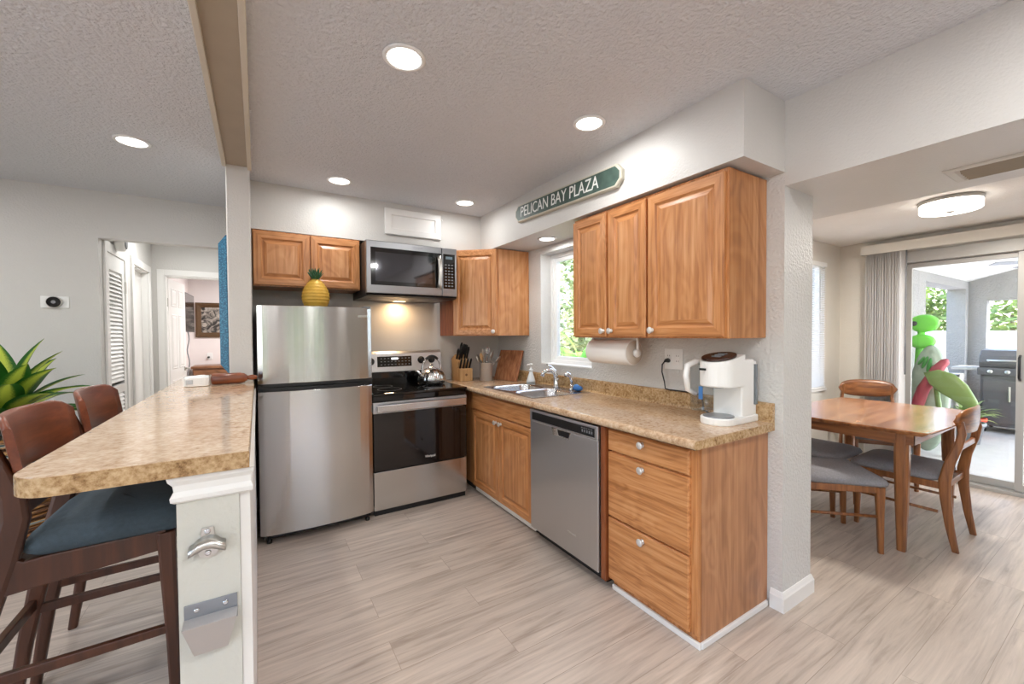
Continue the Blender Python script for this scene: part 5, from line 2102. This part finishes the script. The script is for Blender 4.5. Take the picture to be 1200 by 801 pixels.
def dining_chair(loc, rz, label):
    """local: sits facing +y"""
    t = thing('dining_chair', label, 'dining chair', loc, rz, 'dining chairs')
    HW = 0.205
    oct8 = ((1, -0.6), (1, 0.6), (0.6, 1), (-0.6, 1), (-1, 0.6), (-1, -0.6), (-0.6, -1), (0.6, -1))
    for s in (-1, 1):
        pts = [(-0.285, 0.0), (-0.258, 0.15), (-0.238, 0.32), (-0.234, 0.43), (-0.252, 0.54), (-0.287, 0.65), (-0.302, 0.73), (-0.292, 0.80), (-0.280, 0.84)]
        wd = [0.016, 0.021, 0.026, 0.029, 0.025, 0.021, 0.019, 0.016, 0.010]
        lp = []
        for (y, z), w in zip(pts, wd):
            th = 0.0125
            xx = s * (HW - 0.03 * max(0, (z - 0.45) / 0.42) + 0.005)
            lp.append([Vector((xx + th * c, y + w * q, z)) for c, q in oct8])
        m = MB()
        m.loft(lp, smooth=False)
        m.build('rear_leg', CHRW, t, local=True, bevel=0.004)
        lp = []
        for y, z, w in ((0.205, 0.0, 0.014), (0.200, 0.22, 0.018), (0.196, 0.410, 0.024)):
            lp.append([Vector((s * HW * 1.0 + w * c, y + w * q, z)) for c, q in oct8])
        m = MB()
        m.loft(lp)
        m.build('front_leg', CHRW, t, local=True, bevel=0.003)
        B(s * HW - 0.011, s * HW + 0.011, -0.225, 0.185, 0.370, 0.412).build('side_rail', CHRW, t, local=True, bevel=0.003)
        m = MB()
        m.tube([(s * HW, -0.205, 0.225), (s * HW, 0.198, 0.225)], 0.0095, 10)
        m.build('stretcher', CHRW, t, local=True)
    B(-HW, HW, 0.178, 0.200, 0.368, 0.412).build('front_rail', CHRWX, t, local=True, bevel=0.003)
    B(-HW, HW, -0.240, -0.212, 0.370, 0.412).build('rear_rail', CHRWX, t, local=True, bevel=0.003)
    B(-HW + 0.02, HW - 0.02, -0.293, -0.276, 0.620, 0.655).build('back_rail', CHRWX, t, local=True, bevel=0.004)
    lp = []
    for g, z in ((0.012, 0.410), (0.0, 0.418), (-0.004, 0.430), (0.006, 0.450), (0.04, 0.467), (0.09, 0.477), (0.15, 0.480)):
        w0 = 0.235 - g
        l = []
        for p in rrect(-w0, w0, -0.205 + g, 0.245 - g, 0.055, z, 5):
            k = 1 - 0.10 * (0.245 - p.y) / 0.45
            l.append(Vector((p.x * k, p.y, p.z)))
        lp.append(l)
    m = MB()
    m.loft(lp, smooth=True)
    m.build('seat', FABG, t, local=True)
    # oval, gently curved backrest
    lp = []
    n = 18
    for k in range(n + 1):
        a = -1 + 2 * k / n
        hh = 0.076 * (max(0.0, 1 - abs(a) ** 3.2)) ** 0.5 + 0.006
        y0 = -0.322 + 0.042 * a * a
        ring = []
        for q in range(12):
            b = 2 * math.pi * q / 12
            ring.append(Vector((a * 0.222, y0 + 0.013 * math.cos(b) - 0.05 * math.sin(b) * hh, 0.805 + hh * math.copysign(min(1, abs(math.sin(b)) * 1.1), math.sin(b)))))
        lp.append(ring)
    m = MB()
    m.loft(lp, smooth=True)
    m.build('backrest', CHRWX, t, local=True)
    return t


ch = dining_chair((1.675, -2.462, 0), 0, 'dining chair with its curved wooden back toward the camera, at the near table side')
dup(ch, (2.64, -2.02, 0), R(122), 'dining chair at the slider end of the table, oval backrest facing the camera')
dup(ch, (1.62, -1.93, 0), R(180), 'dining chair on the far side of the table, only its grey seat showing')
dup(ch, (1.075, -2.215, 0), R(-135), 'dining chair turned askew beside the white wall end, its grey seat nearest the camera')

# ceiling drum light, air vent
LC = Vector((1.895, -2.615, 2.255))
t = thing('drum_light', 'round flush drum light glowing on the dining room ceiling', 'ceiling light', LC)
m = MB()
m.lathe(LC, [(0.160, -0.001), (0.160, -0.020), (0.15, -0.024), (0.02, -0.032)], 48)
m.build('base_ring', ALU, t)
m = MB()
m.lathe(LC, [(0.150, -0.022), (0.154, -0.028), (0.154, -0.074), (0.148, -0.080), (0.02, -0.083)], 48)
m.build('diffuser', DRUM, t)
m = MB()
m.lathe(LC, [(0.025, -0.082), (0.022, -0.088), (0.006, -0.090)], 20)
m.build('finial', ALU, t)
dl = bpy.data.lights.new('drum_bulb', 'AREA')
dl.shape = 'DISK'
dl.size = 0.27
dl.energy = 26
dl.color = (1, 0.95, 0.87)
lo = bpy.data.objects.new('drum_bulb', dl)
lo.parent = t
lo.location = (0, 0, -0.098)
COL.objects.link(lo)
t = thing('air_vent', 'long brown and white air vent under the dining opening header', 'air vent', (0.52, -3.25, 2.053))
m = MB()
frame_rings(m, (0.40, -2.89, 2.0525), (1, 0, 0), (0, -1, 0), (0, 0, -1), 0.235, 0.72, [(0, 0), (0, 0.004), (0.006, 0.008), (0.030, 0.008), (0.036, 0.002)])
m.build('frame', plain('vent_frame', srgb(200, 196, 188), 0.4), t)
m = MB()
for k in range(5):
    x = 0.445 + k * 0.031
    m.prism([(x, -2.935, 2.049), (x + 0.026, -2.935, 2.038), (x + 0.028, -2.935, 2.040), (x + 0.002, -2.935, 2.051)], (0, -0.63, 0))
m.build('louvres', plain('vent_louvre', srgb(150, 142, 128), 0.45), t)

# blinds of the slider and valance
t = thing('valance', 'off-white box valance above the sliding glass door', 'valance', (3.06, -2.8, 2.11))
m = MB()
m.box(2.985, 3.000, -3.75, -1.775, 2.112, 2.200)
m.box(3.0, 3.128, -1.790, -1.775, 2.112, 2.200)
m.box(3.0, 3.128, -3.75, -3.735, 2.112, 2.200)
m.box(3.0, 3.128, -3.735, -1.79, 2.190, 2.200)
m.build('board', plain('valance_board', srgb(224, 220, 210), 0.5), t)
B(3.04, 3.08, -3.72, -1.80, 2.165, 2.190).build('track', WHITEP, t)
vb = thing('vertical_blind', 'pale vertical blinds gathered at the left of the sliding glass door', 'blind', (3.06, -1.95, 0.04))
for k in range(15):
    y = -1.815 - k * 0.0185
    a = R(68 + 10 * math.sin(k * 1.7))
    d = Vector((math.sin(a), -math.cos(a) * 0.6, 0)) * 0.044
    cpt = Vector((3.06, y, 0))
    m = MB()
    p = []
    for q in range(5):
        w = -1 + q / 2
        n_ = Vector((-d.y, d.x, 0)).normalized() * (0.005 * (1 - w * w))
        p.append(cpt + d * w + n_)
    m.loft([[q + Vector((0, 0, z)) for q in p] + [q + Vector((0.0, 0.0012, z)) for q in reversed(p)] for z in (0.04, 2.165)], smooth=False)
    m.build('slat', BLIND, vb)
m = MB()
m.tube([(3.03, -2.105, 2.12), (3.025, -2.105, 2.0), (3.025, -2.105, 0.95)], 0.006, 8)
m.build('wand', GREY, vb)
t = thing('mini_blind', 'white horizontal mini blind lowered over the narrow dining window', 'blind', ((DX0 + DX1) / 2, -1.56, DZ0))
m = MB()
z = DZ0 + 0.03
while z < DZ1 - 0.05:
    m.prism([(DX0 + 0.012, -1.572, z), (DX0 + 0.012, -1.550, z + 0.012), (DX0 + 0.012, -1.550, z + 0.0128), (DX0 + 0.012, -1.572, z + 0.0008)], (DX1 - DX0 - 0.024, 0, 0))
    z += 0.0185
m.build('slats', MINIBLIND, t)
B(DX0 + 0.005, DX1 - 0.005, -1.578, -1.545, DZ1 - 0.04, DZ1).build('head_rail', WHITEP, t)
B(DX0 + 0.010, DX1 - 0.010, -1.572, -1.550, DZ0 + 0.004, DZ0 + 0.022).build('bottom_rail', WHITEP, t)
m = MB()
for x in (DX0 + 0.12, DX1 - 0.12):
    m.box(x, x + 0.002, -1.574, -1.572, DZ0 + 0.02, DZ1 - 0.03)
m.build('cords', WHITEP, t)

# ------------------------------------------------------------------ patio
PYW = -1.79


def pz(y):
    return 2.095 + 0.28 * (PYW - y)


struct('floor_patio', B(3.25, 7.2, -7, PYW, -0.07, -0.01), CONC)
m = MB()
m.box(3.25, 4.98, PYW, PYW + 0.2, -0.05, 2.6)
m.box(6.85, 7.2, PYW, PYW + 0.2, -0.05, 2.6)
m.box(4.98, 6.85, PYW, PYW + 0.2, -0.05, 0.72)
m.box(4.98, 6.85, PYW, PYW + 0.2, 1.98, 2.6)
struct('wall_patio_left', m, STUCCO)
m = MB()
m.box(7.0, 7.2, -1.975, PYW, -0.05, 3.4)
m.box(7.0, 7.2, -3.6, -1.975, -0.05, 0.70)
m.box(7.0, 7.2, -3.6, -1.975, 1.80, 3.4)
m.box(7.0, 7.2, -4.0, -3.6, -0.05, 3.4)
m.box(7.0, 7.2, -6.8, -4.0, 1.95, 3.6)
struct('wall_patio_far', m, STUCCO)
m = MB()
m.prism([(3.25, PYW + 0.2, pz(PYW + 0.2)), (3.25, -5.2, pz(-5.2)), (3.25, -5.2, pz(-5.2) + 0.12), (3.25, PYW + 0.2, pz(PYW + 0.2) + 0.12)], (4.1, 0, 0))
struct('ceiling_patio', m, STUCW)
struct('ground', B(-16, 30, -20, 24, -0.30, -0.10), plain('ground_bounce_paving', srgb(196, 190, 186), 0.85, vary=0.08))  # mostly unseen pale paving, chosen to bounce sunlight onto the ceilings
m = B(10.0, 10.15, -9, 6, -0.1, 1.35)
struct('wall_garden', m, STUCW)
struct('wall_rear_reflection_block', B(-15, 3, -12.2, -12.0, -0.1, 2.7), plain('reflection_wall_green', srgb(120, 126, 92), 0.9, vary=0.25, vscale=3))  # unseen wall added to darken what the refrigerator doors reflect

# patio ceiling fan blade seen through the glass
t = thing('ceiling_fan', 'ceiling fan under the white patio roof', 'ceiling fan', (5.6, -2.75, 2.1))
FC = Vector((5.6, -2.75, 2.13))
m = MB()
m.lathe(FC, [(0.02, 0.22), (0.02, 0.06), (0.09, 0.05), (0.10, 0.0), (0.06, -0.04), (0.01, -0.05)], 24)
m.build('motor', WHITEP, t)
for k in range(4):
    a = R(38 + 90 * k)
    d = Vector((math.cos(a), math.sin(a), 0))
    s_ = Vector((-d.y, d.x, 0))
    m = MB()
    m.loft([[FC + d * 0.10 + s_ * w + Vector((0, 0, z)) for w, z in ((-0.045, 0.0), (0.045, 0.02), (0.045, 0.028), (-0.045, 0.008))], [FC + d * 0.58 + s_ * w + Vector((0, 0, z)) for w, z in ((-0.065, 0.0), (0.065, 0.02), (0.065, 0.028), (-0.065, 0.008))]])
    m.build('blade', GREY, t)

# grill
t = thing('grill', 'dark covered gas grill cart on the patio by the far opening', 'grill', (6.45, -2.35, -0.01))
G0, G1 = -2.72, -2.03
m = MB()
m.box(6.2, 6.72, G0 + 0.02, G1 - 0.02, 0.08, 0.76)
cab = m.build('cabinet', GRILL, t, bevel=0.01)
m = B(6.182, 6.2, G0 + 0.05, (G0 + G1) / 2 - 0.005, 0.13, 0.70)
d = m.build('door', GRILL, cab, bevel=0.006)
B(6.160, 6.184, (G0 + G1) / 2 - 0.07, (G0 + G1) / 2 - 0.05, 0.42, 0.62).build('handle', NICKEL, d, bevel=0.004)
m = B(6.182, 6.2, (G0 + G1) / 2 + 0.005, G1 - 0.05, 0.13, 0.70)
d = m.build('door', GRILL, cab, bevel=0.006)
B(6.160, 6.184, (G0 + G1) / 2 + 0.05, (G0 + G1) / 2 + 0.07, 0.42, 0.62).build('handle', NICKEL, d, bevel=0.004)
m = B(6.15, 6.76, G0, G1, 0.76, 0.86)
cp = m.build('control_panel', GRILL, t, bevel=0.01)
for k in range(4):
    m = MB()
    m.lathe((6.149, G0 + 0.12 + k * 0.15, 0.81), [(0.026, 0), (0.024, -0.02), (0.01, -0.026)], 16, axis='x')
    m.build('knob', NICKEL, cp)
m = MB()
pr_ = [(6.20, 0.86), (6.17, 0.93), (6.20, 1.02), (6.30, 1.09), (6.48, 1.11), (6.66, 1.05), (6.72, 0.95), (6.72, 0.86)]
m.prism([(x, G0 + 0.01, z) for x, z in pr_], (0, G1 - G0 - 0.02, 0))
ld_ = m.build('lid', GRILL, t, bevel=0.012)
m = MB()
m.tube([(6.17, G0 + 0.10, 0.95), (6.125, G0 + 0.10, 0.96), (6.125, G1 - 0.10, 0.96), (6.17, G1 - 0.10, 0.95)], 0.012, 8)
m.build('handle', NICKEL, ld_)
B(6.24, 6.68, G1, G1 + 0.26, 0.81, 0.85).build('side_shelf', ALU, t, bevel=0.006)
B(6.24, 6.68, G0 - 0.26, G0, 0.81, 0.85).build('side_shelf', ALU, t, bevel=0.006)
for x in (6.25, 6.67):
    for y in (G0 + 0.06, G1 - 0.06):
        m = MB()
        m.lathe((x, y, 0.035), [(0.045, -0.015), (0.045, 0.015)], 18, axis='y')
        m.build('wheel', BLACK, t)
        B(x - 0.012, x + 0.012, y - 0.012, y + 0.012, 0.04, 0.09).build('wheel_fork', DARKMET, t)

# potted plants beside the grill


def potted(c, r, h, label, pot, nleaf, ln, seed, potname):
    c = Vector(c)
    t = thing('potted_plant', label, 'potted plant', c)
    m = MB()
    m.lathe(c, [(r * 0.70, 0), (r * 0.95, h * 0.85), (r * 1.05, h * 0.85), (r * 1.05, h), (r * 0.9, h), (r * 0.88, h * 0.9), (0.01, h * 0.9)], 28)
    m.build('pot', pot, t)
    rnd = random.Random(seed)
    m = MB()
    for k in range(nleaf):
        az = rnd.uniform(0, 6.28)
        el = rnd.uniform(0.5, 1.4)
        L_ = ln * rnd.uniform(0.7, 1.1)
        d = Vector((math.cos(az), math.sin(az), 0))
        s_ = Vector((-d.y, d.x, 0))
        p = c + Vector((0, 0, h * 0.9))
        prev = None
        for q in range(8):
            u = q / 7
            w = 0.018 * math.sin(math.pi * (0.08 + 0.9 * u)) + 0.002
            i0 = len(m.v)
            m.v += [p - s_ * w, p + Vector((0, 0, -w * 0.3)), p + s_ * w]
            if q:
                m.f += [[i0 - 3, i0 - 2, i0 + 1, i0], [i0 - 2, i0 - 1, i0 + 2, i0 + 1]]
                m.mi += [0, 0]
                m.sm += [True, True]
            e = el - 1.5 * u * u
            p = p + (d * math.cos(e) + Vector((0, 0, math.sin(e)))) * (L_ / 7)
    m.build('foliage', HEDGE, t)
    return t


potted((5.75, -2.06, -0.01), 0.13, 0.24, 'spiky green plant in a bright red pot beside the grill', TERRA, 30, 0.30, 3, 'pot')
potted((5.20, -2.12, -0.01), 0.15, 0.26, 'grassy green plant in a grey pot behind the pool floats', GREY, 44, 0.36, 8, 'pot')

# pool floats leaning in a pile outside the glass


def pillow(outline, c, ux, uy, thick, mat, name, parent, rings=5):
    """an inflated flat shape: outline points in its own plane"""
    c, ux, uy = Vector(c), Vector(ux).normalized(), Vector(uy).normalized()
    n_ = ux.cross(uy).normalized()
    cx = sum(p[0] for p in outline) / len(outline)
    cy = sum(p[1] for p in outline) / len(outline)
    lp = []
    for k in range(-rings, rings + 1):
        a = math.pi / 2 * k / rings
        s = 1 - 0.0 if False else (0.02 + 0.98 * math.cos(a) ** 0.55)
        lp.append([c + ux * (cx + (x - cx) * s) + uy * (cy + (y - cy) * s) + n_ * (thick * math.sin(a)) for x, y in outline])
    return MB().loft(lp, smooth=True).build(name, mat, parent)


def ell(rx, ry, n=32, p=1.0):
    return [(rx * math.cos(2 * math.pi * k / n), ry * math.sin(2 * math.pi * k / n) * p) for k in range(n)]


FXo = 4.45
vy = Vector((0, -1, 0))
up = Vector((0.12, 0, 1)).normalized()
t = thing('pool_float', 'bright green inflatable pool float with two lobes on a tall stem', 'pool float', (FXo, -1.95, -0.01), 0, None)
pillow(ell(0.135, 0.105), (FXo + 0.02, -1.895, 1.445), vy, up, 0.05, FGREEN, 'upper_lobe', t)
pillow(ell(0.12, 0.085), (FXo, -1.885, 1.235), vy, up, 0.05, FGREEN, 'lower_lobe', t)
m = MB()
m.tube([(FXo + 0.06, -1.83, -0.01), (FXo + 0.04, -1.84, 0.6), (FXo + 0.02, -1.86, 1.15), (FXo + 0.01, -1.88, 1.40)], [0.05, 0.045, 0.035, 0.03], 14)
m.build('stem', FGREEN, t)
m = MB()
m.lathe((FXo - 0.035, -1.822, 1.445), [(0.026, 0.03), (0.028, 0.0), (0.020, -0.012)], 18, axis='x')
m.build('valve', DARKMET, t)
t = thing('pool_float', 'large pale see-through round pool float printed with green leaves', 'pool float', (FXo - 0.15, -1.97, -0.01))
rd = pillow([(0.175 * math.cos(a) * (1 - 0.05 * math.sin(a)), 0.60 * math.sin(a)) for a in [2 * math.pi * k / 36 for k in range(36)]], (FXo - 0.12, -1.975, 0.60), vy, up, 0.06, FCLEAR, 'disc', t)
for q, (a, b, rx, ry, rot) in enumerate(((-0.065, 0.42, 0.016, 0.055, -0.5), (-0.035, 0.40, 0.018, 0.075, -0.3), (0.002, 0.37, 0.02, 0.085, -0.15), (0.045, 0.33, 0.02, 0.05, 0.2))):
    ol = [(x * math.cos(rot) - y * math.sin(rot), x * math.sin(rot) + y * math.cos(rot)) for x, y in ell(rx, ry, 18)]
    pillow(ol, Vector((FXo - 0.12, -1.975, 0.60)) + vy * a + up * b + Vector((-0.055, 0, 0)), vy, up, 0.012, FPRINT, 'leaf_print', rd, 3)
t = thing('pool_float', 'dark red tube shaped pool float leaning diagonally', 'pool float', (FXo - 0.28, -2.0, -0.01))
m = MB()
m.tube([(FXo - 0.30, -1.86, 0.05), (FXo - 0.27, -1.88, 0.38), (FXo - 0.24, -1.955, 0.70), (FXo - 0.22, -2.06, 0.93), (FXo - 0.21, -2.12, 1.02), (FXo - 0.205, -2.135, 1.05)], [0.04, 0.055, 0.055, 0.052, 0.04, 0.015], 16)
m.build('tube', FRED, t)
t = thing('pool_float', 'olive green leaf shaped pool float at the right of the pile', 'pool float', (FXo - 0.2, -2.2, -0.01))
lf_o = [(-0.22, 0.16), (-0.10, 0.20), (0.02, 0.16), (0.12, 0.05), (0.19, -0.10), (0.21, -0.22), (0.14, -0.20), (0.04, -0.13), (-0.08, -0.05), (-0.17, 0.04)]
pillow(lf_o, (FXo - 0.36, -2.20, 0.74), vy, up, 0.035, FLEAF, 'leaf', t)
m = MB()
m.tube([(FXo - 0.25, -2.17, -0.01), (FXo - 0.26, -2.10, 0.40), (FXo - 0.28, -2.06, 0.84)], 0.025, 10)
m.build('stem', FLEAF, t)
m = MB()
m.tube([(FXo - 0.55, -1.97, -0.01), (FXo - 0.48, -1.88, 0.5), (FXo - 0.40, -1.79, 1.0)], 0.022, 10)
tag(m.build('folded_pole', plain('pole_blue_grey', srgb(96, 112, 124), 0.4)), 'blue grey folded pole leaning by the left edge of the glass', 'pole')


# garden foliage: hedges made of many small leaves, one thing each
def bush(name, label, c, size, n, ls, seed, mat=HEDGE, group=None, trunk=True):
    rnd = random.Random(seed)
    c = Vector(c)
    t = thing(name, label, 'hedge' if name == 'hedge' else 'tree', c, 0, group)
    m = MB()
    for k in range(n):
        u = Vector((rnd.gauss(0, 1), rnd.gauss(0, 1), rnd.gauss(0, 1))).normalized()
        r = rnd.uniform(0.55, 1.0) ** 0.6
        bl_ = 1 + 0.12 * math.sin(u.x * 7 + seed) + 0.1 * math.sin(u.y * 9 + u.z * 5)
        p = c + Vector((u.x * size[0] * r * bl_, u.y * size[1] * r * bl_, size[2] + u.z * size[2] * r * bl_))
        if p.z < 0:
            p.z = rnd.uniform(0, 0.4)
        a = Vector((rnd.gauss(0, 1), rnd.gauss(0, 1), rnd.gauss(0, 0.6))).normalized()
        b = a.orthogonal().normalized()
        b = (Matrix.Rotation(rnd.uniform(0, 6.28), 3, a) @ b)
        s = ls * rnd.uniform(0.7, 1.3)
        i0 = len(m.v)
        m.v += [p - a * s, p + b * s * 0.42, p + a * s, p - b * s * 0.42]
        m.f.append([i0, i0 + 1, i0 + 2, i0 + 3])
        m.mi.append(0)
        m.sm.append(False)
    m.build('foliage', mat, t)
    if trunk:
        m = MB()
        m.tube([c + Vector((0, 0, -0.1)), c + Vector((0.05, 0, size[2] * 0.6)), c + Vector((0, 0.05, size[2] * 1.2))], [0.09, 0.06, 0.03], 10)
        m.build('trunk', STEM, t)
    return t


HL = ['leafy hedge tree seen left through the patio far opening', 'leafy hedge tree seen through the middle of the patio far opening', 'leafy hedge tree behind the grill lid', 'leafy hedge tree through the right pane of the slider', 'leafy hedge tree seen through the patio side opening', 'leafy hedge tree beyond the patio corner']
for k, (x, y, z, s) in enumerate(((12.0, -1.6, -0.1, 1.5), (12.2, -3.6, -0.1, 1.6), (12.0, -5.6, -0.1, 1.5), (12.4, -7.6, -0.1, 1.5), (11.6, 0.9, -0.1, 1.6), (12.4, 3.2, -0.1, 1.7))):
    bush('hedge', HL[k], (x, y, z), (1.2, 1.5, s), 3600, 0.10, 30 + k)
bush('garden_tree', 'tree outside the window over the sink, its green paled for painted glare', (2.75, 2.1, -0.1), (1.15, 1.0, 1.7), 9000, 0.075, 71, GLARELEAF)
bush('garden_tree', 'small tree farther right outside the window over the sink', (4.4, 1.1, -0.1), (1.2, 1.2, 1.6), 7000, 0.08, 75, GLARELEAF)
# broad leaved plant right outside the window
BPc = Vector((0.98, 0.12, -0.1))
t = thing('banana_plant', 'broad leaved bright green plant just outside the sink window', 'plant', BPc)
m = MB()
m.tube([BPc, BPc + Vector((0.02, 0, 0.6)), BPc + Vector((0, 0.02, 1.15))], [0.05, 0.04, 0.025], 12)
m.build('stalk', HEDGE, t)
rnd = random.Random(5)
for k in range(11):
    az = k * 2.399
    el = rnd.uniform(0.5, 1.25)
    L_ = rnd.uniform(0.40, 0.55)
    d = Vector((math.cos(az), math.sin(az), 0))
    s_ = Vector((-d.y, d.x, 0))
    p = BPc + Vector((0, 0, 0.88 + rnd.uniform(0, 0.25)))
    m = MB()
    for q in range(11):
        u = q / 10
        w = 0.085 * math.sin(math.pi * (0.04 + 0.94 * u) ** 0.9) + 0.003
        i0 = len(m.v)
        m.v += [p - s_ * w + Vector((0, 0, w * 0.3)), p.copy(), p + s_ * w + Vector((0, 0, w * 0.3))]
        if q:
            m.f += [[i0 - 3, i0 - 2, i0 + 1, i0], [i0 - 2, i0 - 1, i0 + 2, i0 + 1]]
            m.mi += [0, 0]
            m.sm += [True, True]
        e = el - 1.1 * u * u
        p = p + (d * math.cos(e) + Vector((0, 0, math.sin(e)))) * (L_ / 10)
    m.build('leaf', BIGLEAF, t)
